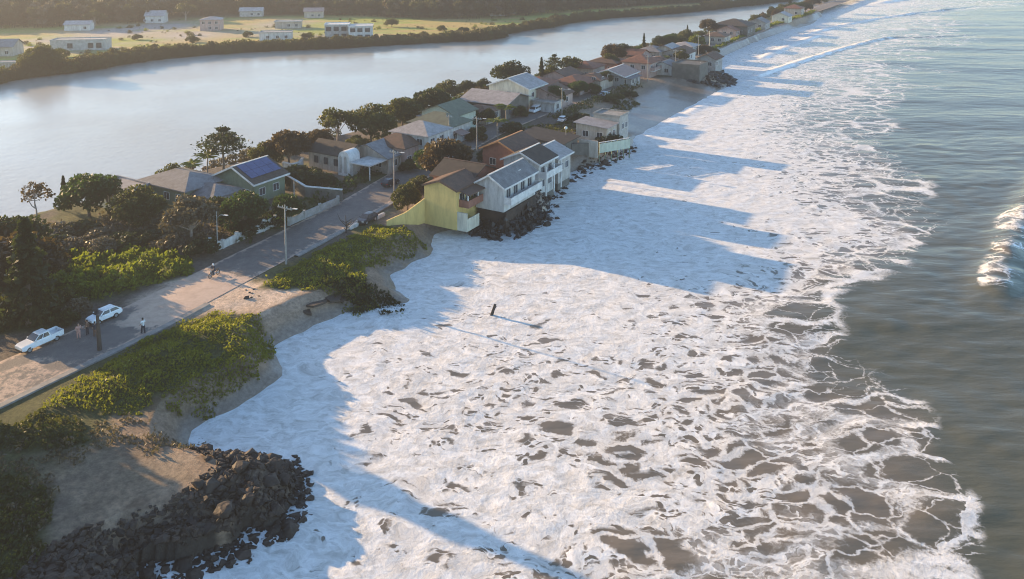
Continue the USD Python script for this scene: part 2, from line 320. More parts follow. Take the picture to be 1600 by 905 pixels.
def soft_in(P, poly, w):
    pg = Polygon(poly); d = shapely.distance(shapely.boundary(pg), shapely.points(P)) * np.where(shapely.contains_xy(pg, P[:, 0], P[:, 1]), 1, -1)
    return smoothstep(-w, w, d + w * 1.6 * (noise(np.c_[P * 0.5, P[:, 0] * 0], 31) - 0.5))
col = lerp(col, sand * (0.8 + 0.45 * mid[:, None]), soft_in(P, wash, 1.5))
bare = at2([(60, 700), (150, 690), (260, 690), (320, 700), (330, 740), (290, 775), (200, 815), (100, 860), (70, 830), (90, 780)], 2.4)
col = lerp(col, np.array([0.25, 0.19, 0.13]) * (0.55 + 0.9 * mid[:, None]), 0.85 * soft_in(P, bare, 2.0))
for poly in (DUNE1, DUNE2, HEDGE3, GRASS5, GRASS6, GREEN4):
    col = lerp(col, np.array([0.06, 0.07, 0.02]) * (0.7 + 0.6 * mid[:, None]), soft_in(P, poly, 0.8))
far_green = smoothstep(225, 255, tt) * smoothstep(8, 13, ds)
col = lerp(col, np.array([0.16, 0.165, 0.05]) * (0.6 + 0.8 * mid[:, None]), 0.8 * far_green)
col = lerp(col, np.broadcast_to(rockc, (len(P), 3)), soft_in(P, ROCKS, 0.6))
cut = smoothstep(90, 96, tt) * (1 - smoothstep(146, 152, tt)) * (1 - smoothstep(5, 8, ds))
col = lerp(col, rockc * 1.5 * (0.6 + 0.8 * mid[:, None]), 0.9 * cut)
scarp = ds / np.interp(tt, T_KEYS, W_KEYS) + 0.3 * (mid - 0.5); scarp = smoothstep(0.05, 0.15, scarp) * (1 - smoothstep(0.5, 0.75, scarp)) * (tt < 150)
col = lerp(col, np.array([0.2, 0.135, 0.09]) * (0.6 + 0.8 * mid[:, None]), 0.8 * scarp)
wetness = 1 - smoothstep(0.25, 0.75, ds / np.maximum(0.45 * np.interp(tt, T_KEYS, W_KEYS), 3.0) + 0.35 * (big - 0.5))
bay = smoothstep(150, 160, tt) * (1 - smoothstep(222, 230, tt)) * (1 - smoothstep(13, 21, ds))
wetness = np.maximum(wetness, bay) * (1 - soft_in(P, ROCKS, 0.6))
col = lerp(col, np.broadcast_to(wet, (len(P), 3)), 0.85 * wetness)
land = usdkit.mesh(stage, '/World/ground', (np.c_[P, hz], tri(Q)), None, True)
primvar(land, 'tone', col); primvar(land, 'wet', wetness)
tag(land, 'sandy spit of land between river and sea with scrub, bare earth and beach', kind='structure')
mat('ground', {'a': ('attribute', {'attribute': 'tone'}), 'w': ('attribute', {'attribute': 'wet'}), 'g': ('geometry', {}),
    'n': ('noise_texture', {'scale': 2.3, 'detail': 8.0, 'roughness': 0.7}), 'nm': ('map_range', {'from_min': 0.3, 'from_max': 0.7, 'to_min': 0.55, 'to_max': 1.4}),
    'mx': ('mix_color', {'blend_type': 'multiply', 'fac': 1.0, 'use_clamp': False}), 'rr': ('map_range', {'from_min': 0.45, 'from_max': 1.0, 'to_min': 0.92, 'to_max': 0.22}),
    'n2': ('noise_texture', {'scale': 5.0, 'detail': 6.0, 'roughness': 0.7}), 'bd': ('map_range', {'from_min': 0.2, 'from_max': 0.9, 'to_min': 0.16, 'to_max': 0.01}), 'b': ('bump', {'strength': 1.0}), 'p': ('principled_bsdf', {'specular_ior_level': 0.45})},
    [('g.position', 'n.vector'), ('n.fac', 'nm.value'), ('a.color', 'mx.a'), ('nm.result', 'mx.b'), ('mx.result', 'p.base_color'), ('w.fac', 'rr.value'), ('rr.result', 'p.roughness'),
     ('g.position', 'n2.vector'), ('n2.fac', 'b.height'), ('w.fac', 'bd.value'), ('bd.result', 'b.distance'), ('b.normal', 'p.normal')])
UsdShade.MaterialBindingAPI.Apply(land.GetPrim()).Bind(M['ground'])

# road: a sheet laid on the bed, sand blown and washed over it; pavement with a real kerb on the sea side
def strip(line, off, z):
    t = np.gradient(line, axis=0); t /= np.linalg.norm(t, axis=1, keepdims=True); nrm = np.c_[t[:, 1], -t[:, 0]]      # to the sea
    v = np.concatenate([np.c_[line + nrm * o, np.full(len(line), zz)] for o, zz in zip(off, np.broadcast_to(z, len(off)))]); n = len(line); f = []
    for k in range(len(off) - 1):
        i = np.arange(n - 1) + k * n; f.append(np.stack([i, i + n, i + n + 1, i + 1], 1))
    return v, tri(np.vstack(f)[:, ::-1])
v, f = strip(ROADLINE, np.linspace(-ROADW, ROADW, 13), 2.40 + 0.05 * np.cos(np.linspace(-1.5, 1.5, 13)))
road = usdkit.mesh(stage, '/World/road', (v, f), None, True)
t = v[:, :2] @ E1; washed = np.maximum(soft_in(v[:, :2], wash, 2.5), 0.55 * smoothstep(2.6, 3.9, dist_line(v[:, :2], ROADLINE)[0]))
washed = np.maximum(washed, 0.4 * soft_in(v[:, :2], at2([(-40, 590), (60, 555), (140, 590), (90, 625), (-40, 640)], 2.4), 2)); primvar(road, 'washed', washed)
tag(road, 'grey road along the spit, partly covered by washed sand', kind='structure')
mat('asphalt', {'a': ('attribute', {'attribute': 'washed'}), 'g': ('geometry', {}), 'n': ('noise_texture', {'scale': 0.8, 'detail': 8.0, 'roughness': 0.7}),
    's': ('math', {'math_type': 'multiply_add', 'value2': 2.0, 'value3': -0.95}), 'ad': ('math', {'math_type': 'add'}), 'st': ('map_range', {'range_type': 'smoothstep', 'from_min': 0.3, 'from_max': 0.62, 'to_min': 0.0, 'to_max': 1.0}),
    'r1': ('rgb_ramp', {'ramp': [(0.3, (0.125, 0.108, 0.094)), (0.7, (0.2, 0.172, 0.148))]}), 'r2': ('rgb_ramp', {'ramp': [(0.3, (0.6, 0.45, 0.34)), (0.7, (0.42, 0.3, 0.22))]}),
    'mx': ('mix_color', {'blend_type': 'mix'}), 'nb': ('noise_texture', {'scale': 6.0, 'detail': 6.0}), 'b': ('bump', {'distance': 0.04}), 'p': ('principled_bsdf', {'roughness': 0.8})},
    [('g.position', 'n.vector'), ('n.fac', 's.value1'), ('s.value', 'ad.value1'), ('a.fac', 'ad.value2'), ('ad.value', 'st.value'), ('n.fac', 'r1.fac'), ('n.fac', 'r2.fac'),
     ('st.result', 'mx.fac'), ('r1.color', 'mx.a'), ('r2.color', 'mx.b'), ('mx.result', 'p.base_color'), ('g.position', 'nb.vector'), ('nb.fac', 'b.height'), ('b.normal', 'p.normal')])
UsdShade.MaterialBindingAPI.Apply(road.GetPrim()).Bind(M['asphalt'])
def pavement(a, b, label):
    i0, i1 = np.argmin(np.hypot(*(ROADLINE - a).T)), np.argmin(np.hypot(*(ROADLINE - b).T))
    v, f = strip(ROADLINE[i0:i1 + 1], [ROADW - 0.02, ROADW + 0.0, ROADW + 0.75, ROADW + 0.77], [2.2, 2.53, 2.53, 2.1])
    o = usdkit.mesh(stage, numbered('/World/pavement'), (v, f), M['concrete'], False); tag(o, label, kind='structure')
pavement(at(-150, 690, 2.4)[:2], at(290, 470, 2.4)[:2], 'pale pavement with kerb between road and near green dune')
pavement(at(430, 395, 2.4)[:2], at(610, 300, 2.4)[:2], 'pale pavement with kerb between road and far dune strip')

# ---------------------------------------------------------------- the sea
CTRL = [(330, 690, 1.3), (450, 600, 1.3), (520, 560, 1.3), (480, 680, 1.3), (600, 500, 1.3), (640, 440, 1.3), (700, 400, 1.3), (760, 380, 1.3), (860, 340, 1.3), (920, 280, 1.3), (1000, 240, 1.3), (1050, 190, 1.3), (1120, 160, 1.3), (1180, 110, 1.05), (1250, 60, 0.98), (1330, 20, 0.92), (1400, 5, 1.0),
 (700, 500, 1.1), (620, 600, 1.0), (650, 650, .98), (560, 760, 1.15), (420, 880, 1.25), (500, 830, 1.15), (650, 800, 1.02), (700, 890, .97), (800, 600, 1.0), (800, 700, 1.0), (900, 650, .95), (1000, 600, .93), (900, 780, .95), (950, 850, .85), (850, 880, .9), (1000, 500, 1.02), (900, 450, 1.15), (800, 420, 1.25), (1000, 420, 1.2), (1000, 340, 1.3), (1100, 300, 1.25), (1200, 280, 1.2), (1100, 400, 1.15), (1200, 400, 1.1), (1250, 350, 1.1), (1200, 440, 1.0), (1320, 270, .8), (1150, 230, 1.15), (1250, 220, .8), (1300, 180, .4), (1200, 190, 1.0), (1200, 150, 1.05), (1280, 120, .75), (1350, 90, .3),
 (1330, 350, .95), (1380, 370, .8), (1420, 390, .45), (1430, 340, .3), (1460, 400, -.2), (1400, 430, .1), (1300, 470, .25), (1250, 465, .6), (1150, 480, .8), (1220, 500, .3), (1300, 500, .05), (1200, 540, .7), (1280, 530, .5), (1330, 550, -.1), (1100, 550, .9), (1150, 600, .82), (1250, 600, .6), (1320, 600, .25), (1380, 620, .25), (1200, 680, .78), (1300, 680, .6), (1400, 660, .42), (1440, 690, .33), (1480, 690, -.3), (1300, 750, .62), (1400, 750, .47), (1450, 760, .33), (1500, 800, .25), (1545, 810, -.15), (1560, 850, -.3), (1100, 750, .82), (1150, 830, .68), (1250, 830, .62), (1350, 850, .52), (1450, 870, .42), (1500, 890, .15), (1550, 700, -.4), (1600, 500, -.4), (1500, 550, -.4), (1500, 450, -.3), (1500, 300, -.1), (1600, 300, -.3), (1450, 250, -.1), (1400, 200, .03), (1500, 150, -.2), (1600, 100, -.3), (1450, 100, -.05), (1550, 20, -.2), (1400, 300, .22), (1700, 700, -.4), (1800, 300, -.4), (1800, 0, -.3), (1700, -40, -.3), (1500, -30, .3), (1100, 960, .7), (1500, 960, .3), (700, 960, 1.0), (1700, 950, -.4)]
def warp(P): return np.c_[P[:, 0] / (P[:, 1] + 20), 0.9 * np.log(np.maximum(P[:, 1] + 20, 5))]
ctrl = np.array(CTRL); cover_of = RBFInterpolator(warp(at2(ctrl[:, :2])), ctrl[:, 2], kernel='linear', smoothing=0.001)
CREST = [(catmull(at2(p)), a, w) for p, a, w in (
    ([(1152, 132), (1200, 114), (1270, 91), (1330, 73), (1390, 60), (1460, 58), (1535, 52)], 0.6, 1.6), ([(1240, 62), (1300, 44), (1370, 30), (1440, 20), (1540, 8)], 0.6, 2.0), ([(1360, 8), (1440, -4), (1560, -16)], 1.2, 3.5),
    ([(1003, 214), (1030, 202), (1062, 182), (1100, 163), (1130, 144), (1148, 134)], 0.55, 1.5), ([(1180, 97), (1230, 74), (1290, 52)], 0.5, 2.0), ([(1548, 490), (1556, 450), (1568, 410), (1586, 365), (1612, 315), (1660, 260)], 1.0, 2.4))]  # last crest is added: its foam stands in for a pale lens blur
P, Q = fan(24, 3200, 900, -28, 64, 760)
used, Q = keep(P, Q, ~shapely.contains_xy(Polygon(LAND).buffer(-3.0), P[:, 0], P[:, 1]) & ((P - SHORE[0]) @ np.array([0.9, 0.1]) > -25)); P = P[used]
river_side = dist_line(P, RIVER)[0] < dist_line(P, SHORE)[0]
used, Q = keep(P, Q, ~river_side); P = P[used]
dsea, _ = dist_line(P, SHORE); outside = ~inside(P, LAND); dsea = np.where(outside, dsea, -dsea)
W2 = P + 3.0 * np.c_[noise(np.c_[P * 0.12, P[:, 0] * 0], 41) - 0.5, noise(np.c_[P * 0.12, P[:, 0] * 0], 42) - 0.5]
cov = cover_of(warp(W2)) + 0.45 * (fbm(np.c_[P * 0.11, P[:, 0] * 0], 3, 43) - 0.5) * smoothstep(8, 20, dsea)
cov = np.maximum(cov, 1.35 - 0.1 * np.maximum(dsea - 1.5, 0))
amp = smoothstep(10, 60, dsea); far = np.hypot(P[:, 0], P[:, 1])
def ripple(lx, ly, seed): return noise(np.c_[P[:, 0] / lx, P[:, 1] / ly, P[:, 0] * 0], seed) - 0.5
z = 0.7 * amp * ripple(44, 13, 50) + 0.2 * amp * ripple(17, 6.5, 51) + 0.14 * (0.25 + 0.75 * amp) * ripple(6, 3, 52) + 0.13 * ripple(2.2, 1.3, 53) * (far < 200)
foamy = smoothstep(0.3, 1.0, cov)
z *= 1 - 0.45 * foamy
z += foamy * (0.05 * ripple(0.9, 0.8, 54) + 0.06 * ripple(2.4, 1.7, 55)) * (far < 230)
for line, a, w in CREST:
    d, k = dist_line(P, line); e = a * np.exp(-(d / w) ** 2) * smoothstep(0, 0.12, k) * (1 - smoothstep(0.85, 1.0, k)) * (0.45 + 1.1 * fbm(np.c_[P * 0.25, P[:, 0] * 0], 3, 57))
    rug = 0.1 + 1.8 * fbm(np.c_[P * 0.35, P[:, 0] * 0], 3, 58)
    z += e; cov = cov + 0.85 * rug * e / a * (1 - smoothstep(0.55, 0.72, k)) * (a > 0.58) + 0.5 * (e / a) * (a < 0.58)
z = z * smoothstep(-1.5, 5, dsea) + 0.12
sea = usdkit.mesh(stage, '/World/sea', (np.c_[P, z], tri(Q)), None, True)
primvar(sea, 'cover', cov); tag(sea, 'sea with white surf foam along the spit and green water beyond', kind='structure')
class Nodes:
    """Small writer for node graphs: each call adds a node and returns the name of its output."""
    def __init__(self): self.n, self.l, self.k = {}, [], 0
    def add(self, kind, out, links=None, **values):
        self.k += 1; name = f'n{self.k}'; self.n[name] = (kind, values)
        for socket, src in (links or {}).items():
            if isinstance(src, str): self.l.append((src, f'{name}.{socket}'))
            else: values[socket] = src
        return f'{name}.{out}'
    def math(self, op, a, b=0.0, c=0.0): return self.add('math', 'value', {'value1': a, 'value2': b, 'value3': c}, math_type=op)
    def ramp(self, x, a, b, lo=0.0, hi=1.0): return self.add('map_range', 'result', {'value': x}, range_type='smoothstep', from_min=a, from_max=b, to_min=lo, to_max=hi)
g = Nodes()
pos = g.add('geometry', 'position'); cover = g.add('attribute', 'fac', attribute='cover')
def warped(v, scale, amount):
    n = g.add('noise_texture', 'color', {'vector': pos}, scale=scale, detail=3.0); n = g.add('vector_math', 'vector', {'vector1': n}, math_type='subtract', vector2=(0.5, 0.5, 0.5))
    n = g.add('vector_math', 'vector', {'vector1': n}, math_type='scale', scale=amount); return g.add('vector_math', 'vector', {'vector1': v, 'vector2': n}, math_type='add')
wp = warped(warped(warped(pos, 0.13, 6.0), 0.5, 1.6), 1.6, 0.45); wp = g.add('mapping', 'vector', {'vector': wp}, mapping_type='point', scale=(0.68, 1.2, 0.25), rotation=(0, 0, 0.2))
rag = g.math('subtract', g.add('noise_texture', 'fac', {'vector': pos}, scale=2.6, detail=8.0, roughness=0.7), 0.5)
def net(scale): return g.add('voronoi_texture', 'distance', {'vector': wp}, feature='distance_to_edge', scale=scale), g.add('separate_color', 'r', {'color': g.add('voronoi_texture', 'color', {'vector': wp}, feature='f1', scale=scale)})
d1, r1 = net(0.17); d2, r2 = net(0.4)
def holes(scale): n = {'vector': wp}; return g.add('voronoi_texture', 'distance', n, feature='f1', scale=scale), g.add('separate_color', 'g', {'color': g.add('voronoi_texture', 'color', n, feature='f1', scale=scale)})
o2, q2 = holes(0.7); o3, q3 = holes(2.0)
cv = g.math('add', cover, g.math('multiply', rag, 0.25)); c2 = g.math('multiply', g.math('maximum', cv, 0.0), g.math('maximum', cv, 0.0))
c3 = g.math('multiply', c2, g.math('maximum', cv, 0.0))
def thr(base, c, k, r, kr): return g.math('add', g.math('multiply_add', c, k, base), g.math('multiply', g.math('subtract', r, 0.5), kr))
def band(d, t, soft): return g.ramp(g.math('add', g.math('subtract', d, t), g.math('multiply', rag, 0.3)), -soft, soft, 1.0, 0.0)
f1 = band(d1, thr(0.035, c3, 0.42, r1, 0.16), 0.045)
f2 = band(thr(0.82, cv, -0.57, q2, 0.66), o2, 0.11); f3 = band(thr(0.83, cv, -0.56, q3, 0.95), o3, 0.15)
dense = g.ramp(cv, 0.35, 0.8); f2 = g.math('subtract', 1.0, g.math('multiply', dense, g.math('subtract', 1.0, f2))); f3 = g.math('subtract', 1.0, g.math('multiply', dense, g.math('subtract', 1.0, f3)))
thin = g.math('multiply', band(d2, thr(0.006, c3, 0.17, r2, 0.05), 0.035), 0.85)
mask = g.math('maximum', g.math('multiply', g.math('multiply', f1, f2), f3), thin)
mask = g.math('multiply', mask, g.ramp(cv, 0.0, 0.16)); mask = g.math('maximum', mask, g.ramp(cv, 1.22, 1.36))
silt = g.ramp(cv, 0.0, 0.75); tint = g.add('mix_color', 'result', {'fac': silt}, blend_type='mix', a=(0.1, 0.098, 0.066), b=(0.165, 0.138, 0.103))
wb = g.add('noise_texture', 'fac', {'vector': g.add('mapping', 'vector', {'vector': pos}, mapping_type='point', scale=(0.14, 0.42, 0.5))}, scale=1.0, detail=5.0, roughness=0.5)
wn = g.add('bump', 'normal', {'height': wb}, strength=1.0, distance=0.2)
water = g.add('principled_bsdf', 'BSDF', {'base_color': tint, 'normal': wn}, roughness=0.12, ior=1.33, specular_ior_level=0.5)
fn = g.add('bump', 'normal', {'height': rag}, strength=1.0, distance=0.09)
fc = g.add('rgb_ramp', 'color', {'fac': g.add('noise_texture', 'fac', {'vector': wp}, scale=0.9, detail=8.0, roughness=0.72, distortion=0.6)}, ramp=[(0.3, (0.44, 0.42, 0.38)), (0.45, (0.68, 0.66, 0.62)), (0.62, (0.84, 0.83, 0.8))])
foam = g.add('principled_bsdf', 'BSDF', {'base_color': fc, 'normal': fn}, roughness=0.8, specular_ior_level=0.2)
out = g.add('mix_closure', 'closure', {'fac': mask, 'closure1': water, 'closure2': foam})
mat('sea_water', g.n, g.l, surface=out)
UsdShade.MaterialBindingAPI.Apply(sea.GetPrim()).Bind(M['sea_water'])

# ---------------------------------------------------------------- the river and the land beyond it
P, Q = fan(30, 3000, 160, -88, 40, 200)
FARLAND = np.vstack([FARBANK, [[600, 3500], [-4000, 3500], [-4000, FARBANK[0, 1] - 400]]])
rv = ~shapely.contains_xy(Polygon(LAND).buffer(-3.0), P[:, 0], P[:, 1]) & ~shapely.contains_xy(Polygon(FARLAND).buffer(-30), P[:, 0], P[:, 1])
rv &= (dist_line(P, RIVER)[0] < dist_line(P, SHORE)[0])
used, Q = keep(P, Q, rv); P = P[used]
river = usdkit.mesh(stage, '/World/river', (np.c_[P, np.full(len(P), 0.1)], tri(Q)), None, True); tag(river, 'calm pale river behind the spit reflecting the sky', kind='structure')
mat('river_water', {'g': ('geometry', {}), 'm3': ('mapping', {'mapping_type': 'point', 'scale': (0.5, 0.5, 0.5), 'rotation': (0, 0, math.radians(-ALONG))}), 'nb': ('noise_texture', {'scale': 1.0, 'detail': 5.0}), 'b': ('bump', {'distance': 0.06, 'strength': 1.0}),
    'n': ('noise_texture', {'scale': 0.015, 'detail': 4.0}), 'r': ('map_range', {'from_min': 0.35, 'from_max': 0.65, 'to_min': 0.12, 'to_max': 0.3}), 'p': ('principled_bsdf', {'base_color': (0.36, 0.345, 0.3), 'ior': 1.33, 'specular_ior_level': 0.5})},
    [('g.position', 'm3.vector'), ('m3.vector', 'nb.vector'), ('nb.fac', 'b.height'), ('b.normal', 'p.normal'), ('g.position', 'n.vector'), ('n.fac', 'r.value'), ('r.result', 'p.roughness')])
UsdShade.MaterialBindingAPI.Apply(river.GetPrim()).Bind(M['river_water'])

P, Q = fan(150, 3300, 260, -88, 40, 320)
used, Q = keep(P, Q, shapely.contains_xy(Polygon(FARLAND).buffer(3), P[:, 0], P[:, 1])); P = P[used]
db, _ = dist_line(P, FARBANK); db = np.where(inside(P, FARLAND), db, -db)
big = fbm(np.c_[P * 0.022, P[:, 0] * 0], 4, 61); mid = fbm(np.c_[P * np.array([0.03, 0.14]), P[:, 0] * 0], 4, 62)
hz = np.clip(db, -4, 6) / 6 * 1.4 + 0.25 * (mid - 0.5) * (db > 3)
meadow, dry, gravel, wood = np.array([0.26, 0.3, 0.05]), np.array([0.38, 0.28, 0.09]), np.array([0.34, 0.31, 0.27]), np.array([0.07, 0.065, 0.035])
col = lerp(np.broadcast_to(meadow, (len(P), 3)), np.broadcast_to(dry, (len(P), 3)), smoothstep(0.4, 0.6, mid))
lots = sum(np.exp(-(((P - at(*c, 1.4)[:2]) / np.array([w, w * 1.3])) ** 2).sum(1)) for c, w in (((130, 75), 13), ((170, 52), 22), ((300, 55), 16), ((430, 52), 13), ((440, 38), 15), ((530, 60), 14), ((40, 70), 14), ((260, 40), 18)))
col = lerp(col, gravel * (0.7 + 0.6 * mid[:, None]), np.clip(lots, 0, 1) * smoothstep(0.38, 0.55, mid + 0.15))
col = lerp(col, np.broadcast_to(wood, (len(P), 3)), np.maximum(1 - smoothstep(6, 12, db), smoothstep(430, 460, P @ np.array([-0.32, 0.947]))))
far_land = usdkit.mesh(stage, '/World/meadow', (np.c_[P, hz], tri(Q)), None, True); primvar(far_land, 'tone', col); primvar(far_land, 'wet', np.zeros(len(P)))
UsdShade.MaterialBindingAPI.Apply(far_land.GetPrim()).Bind(M['ground']); tag(far_land, 'flat yellow green meadow with building plots beyond the river', kind='structure')

# ---------------------------------------------------------------- houses
# A house stands at its corner nearest the sea and the drone: local x runs away along the spit, local y towards the river.
def window(parent, wall, u, z0, w, h, fr='window_frame'):
    """wall: 'near' (x = 0), 'sea' (y = 0); u along it, z0 the sill height."""
    if wall == 'near':
        o = part(parent, 'window', cat_([box(-0.06, 0.04, u, u + w, z0 - 0.08, z0), box(-0.05, 0.04, u, u + w, z0 + h, z0 + h + 0.08), box(-0.05, 0.04, u - 0.08, u, z0, z0 + h), box(-0.05, 0.04, u + w, u + w + 0.08, z0, z0 + h), box(-0.045, 0.03, u + w / 2 - 0.03, u + w / 2 + 0.03, z0, z0 + h)]), fr)
        part(o, 'pane', box(-0.025, -0.004, u, u + w, z0, z0 + h), 'glass')
    else:
        o = part(parent, 'window', cat_([box(u, u + w, -0.06, 0.04, z0 - 0.08, z0), box(u, u + w, -0.05, 0.04, z0 + h, z0 + h + 0.08), box(u - 0.08, u, -0.05, 0.04, z0, z0 + h), box(u + w, u + w + 0.08, -0.05, 0.04, z0, z0 + h), box(u + w / 2 - 0.03, u + w / 2 + 0.03, -0.045, 0.03, z0, z0 + h)]), fr)
        part(o, 'pane', box(u, u + w, -0.025, -0.004, z0, z0 + h), 'glass')

def roof_mesh(kind, L, W, h, rise, o, t):
    if kind == 'gable_along':
        k = rise / (W / 2); p = [(-o, h - o * k), (W / 2, h + rise), (W + o, h - o * k), (W + o, h - o * k + t), (W / 2, h + rise + t), (-o, h - o * k + t)]
        return extrude(p, 'x', -o, L + o), extrude([(0, -0.9), (W, -0.9), (W, h - 0.01), (W / 2, h + rise - 0.01), (0, h - 0.01)], 'x', 0, L)
    if kind == 'gable_across':
        k = rise / (L / 2); p = [(-o, h - o * k), (L / 2, h + rise), (L + o, h - o * k), (L + o, h - o * k + t), (L / 2, h + rise + t), (-o, h - o * k + t)]
        return extrude(p, 'y', -o, W + o), extrude([(0, -0.9), (L, -0.9), (L, h - 0.01), (L / 2, h + rise - 0.01), (0, h - 0.01)], 'y', 0, W)
    body = box(0, L, 0, W, -0.9, h - 0.01)
    if kind == 'hip':
        a = min(L, W) / 2
        r = [(a, W / 2), (L - a, W / 2)] if L >= W else [(L / 2, a), (L / 2, W - a)]
        lo = [(-o, -o, h), (L + o, -o, h), (L + o, W + o, h), (-o, W + o, h)]
        return hull(lo + [(x, y, z + t) for x, y, z in lo] + [(x, y, h + rise) for x, y in r]), body
    if kind == 'shed':                                   # falls towards the sea
        return extrude([(-o, h), (W + o, h + rise), (W + o, h + rise + t), (-o, h + t)], 'x', -o, L + o), extrude([(0, -0.9), (W, -0.9), (W, h + rise * (W + o) / (W + 2 * o) - 0.02), (0, h + rise * o / (W + 2 * o) - 0.02)], 'x', 0, L)
    rim = cat_([box(-o, L + o, -o, W + o, h, h + t), box(-o, L + o, -o, -o + 0.15, h + t + 0.002, h + t + 0.3), box(-o, L + o, W + o - 0.15, W + o, h + t + 0.002, h + t + 0.3), box(-o, -o + 0.15, -o + 0.152, W + o - 0.152, h + t + 0.002, h + t + 0.3), box(L + o - 0.15, L + o, -o + 0.152, W + o - 0.152, h + t + 0.002, h + t + 0.3)])
    return rim, body

HREC = []
def house(N, ze, L, W, kind, rise, wall, roof, label, near=(), sea=(), o=0.5, group=None, name='house', g=2.4, door=None, base=0.9, trim=None, rz=ALONG, wh=1.15, ww=1.2, fr='window_frame'):
    p = at(N[0], N[1], ze) if len(N) == 2 else np.array(N); h = ze - g
    x = thing(name, label, 'house', (p[0], p[1], g), rz, group)
    HREC.append((label, np.array([p[0], p[1]]) + E1 * L / 2 - E2 * W / 2, math.hypot(L, W) / 2 * 0.8, ze + rise))
    rm, wm = roof_mesh(kind, L, W, h, rise, o, 0.16); wm.vertices[wm.vertices[:, 2] < -0.8, 2] = -base
    part(x, 'wall', wm, wall); r = part(x, 'roof', rm, roof)
    if trim:
        if kind == 'gable_along':
            k = rise / (W / 2)
            for s in (0, 1):
                f = extrude([(-o, h - o * k - 0.12), (W / 2, h + rise - 0.12), (W / 2, h + rise + 0.2), (-o, h - o * k + 0.2)] if s == 0 else [(W + o, h - o * k - 0.12), (W / 2, h + rise - 0.12), (W / 2, h + rise + 0.2), (W + o, h - o * k + 0.2)], 'x', -o - 0.06, -o - 0.003)
                part(r, 'bargeboard', f, trim)
            part(r, 'fascia', box(-o, L + o, -o - 0.06, -o - 0.003, h - o * k - 0.1, h - o * k + 0.18), trim)
            part(r, 'ridge_cap', box(-o - 0.02, L + o, W / 2 - 0.14, W / 2 + 0.14, h + rise + 0.1, h + rise + 0.22), trim)
        elif kind == 'gable_across':
            k = rise / (L / 2); part(r, 'ridge_cap', box(L / 2 - 0.14, L / 2 + 0.14, -o - 0.02, W + o, h + rise + 0.1, h + rise + 0.22), trim)
            part(r, 'fascia', box(-o - 0.06, -o - 0.003, -o, W + o, h - o * k - 0.1, h - o * k + 0.18), trim)
        else:
            part(r, 'fascia', cat_([box(-o - 0.05, -o - 0.003, -o, W + o, h - 0.08, h + 0.17), box(-o, L + o, -o - 0.05, -o - 0.003, h - 0.08, h + 0.17)]), trim)
    for u, z0 in near: window(x, 'near', u, z0, ww, wh, fr)
    for u, z0 in sea: window(x, 'sea', u, z0, ww, wh, fr)
    if door:
        wl, u = door
        d = part(x, 'door', box(-0.05, 0.03, u, u + 0.95, 0.02, 2.1) if wl == 'near' else box(u, u + 0.95, -0.05, 0.03, 0.02, 2.1), 'wood')
        part(d, 'handle', box(-0.1, -0.05, u + 0.8, u + 0.86, 0.95, 1.1) if wl == 'near' else box(u + 0.8, u + 0.86, -0.1, -0.05, 0.95, 1.1), 'metal')
    return x, h

def rail(x, y0, y1, x0, x1, z, m, name='balcony', slab='concrete', posts=True, solid=True):
    """A balcony on the sea side: slab, parapet or bars, posts."""
    b = part(x, name, box(x0, x1, y0, y1, z - 0.18, z), slab)
    if solid: part(b, 'parapet', cat_([box(x0, x1, y0 - 0.002, y0 + 0.12, z + 0.002, z + 0.95), box(x0 - 0.002, x0 + 0.12, y0 + 0.122, y1 - 0.01, z + 0.002, z + 0.95), box(x1 - 0.12, x1 + 0.002, y0 + 0.122, y1 - 0.01, z + 0.002, z + 0.95)]), m)
    else:
        part(b, 'railing', cat_([box(x0, x1, y0, y0 + 0.07, z + 0.9, z + 0.98)] + [box(u, u + 0.06, y0 + 0.01, y0 + 0.06, z, z + 0.9) for u in np.arange(x0, x1 - 0.05, 0.35)]), m)
    return b

# sea side, from the nearest
hs, h = house((713, 298), 7.6, 6.6, 5.9, 'gable_along', 1.05, 'yellow_paint', 'roof_brown', 'two-storey yellow house with bare gable wall, nearest house on the sea edge', sea=((0.9, 3.3),), trim='roof_brown', o=0.25)
rail(hs, -1.7, -0.004, 0.7, 6.5, 2.7, 'brick_red', slab='brick_red')
part(hs, 'porch', cat_([box(0.15, 3.6, -1.75, -0.005, -0.9, 0.0), box(0.15, 0.35, -1.75, -0.005, 0.002, 1.9), box(0.36, 3.6, -1.75, -1.6, 0.002, 1.0)]), 'cream_paint')
for u in (0.8, 3.6, 6.4): part(hs, 'post', box(u - 0.09, u + 0.09, -1.66, -1.48, 2.702, 4.75), 'white_trim')
part(hs, 'veranda_roof', extrude([(-2.1, 4.55), (0.02, 5.0), (0.02, 5.12), (-2.1, 4.67)], 'x', 0.4, 6.9), 'roof_brown')
for u in (2.6, 4.6): window(hs, 'sea', u, 3.1, 1.1, 1.3)
house((735, 282), 7.6, 7.5, 7.0, 'gable_across', 1.5, 'brick_red', 'roof_dark', 'dark-roofed house with red walls squeezed between yellow house and white house', sea=((1.0, 3.2), (3.4, 3.2)), near=((1.5, 3.1),), trim='roof_brown')
hs, h = house((787, 293), 7.6, 10.0, 5.0, 'gable_along', 1.5, 'white_paint', 'roof_grey', 'white two-storey house with grey roof and long sea balcony', sea=((0.8, 1.7), (3.0, 1.7), (5.2, 1.7), (7.5, 1.7)), trim='white_trim', o=0.4, wh=1.3, g=4.0, base=0.3)
rail(hs, -1.3, -0.004, 0.0, 10.0, 1.15, 'white_trim', slab='white_trim')
part(hs, 'foundation', box(0.25, 9.75, -0.3, 4.8, -3.6, -0.31), 'rock')
part(hs, 'skylight', box(6.3, 7.1, 1.0, 1.6, h + 0.55, h + 0.85), 'white_trim')
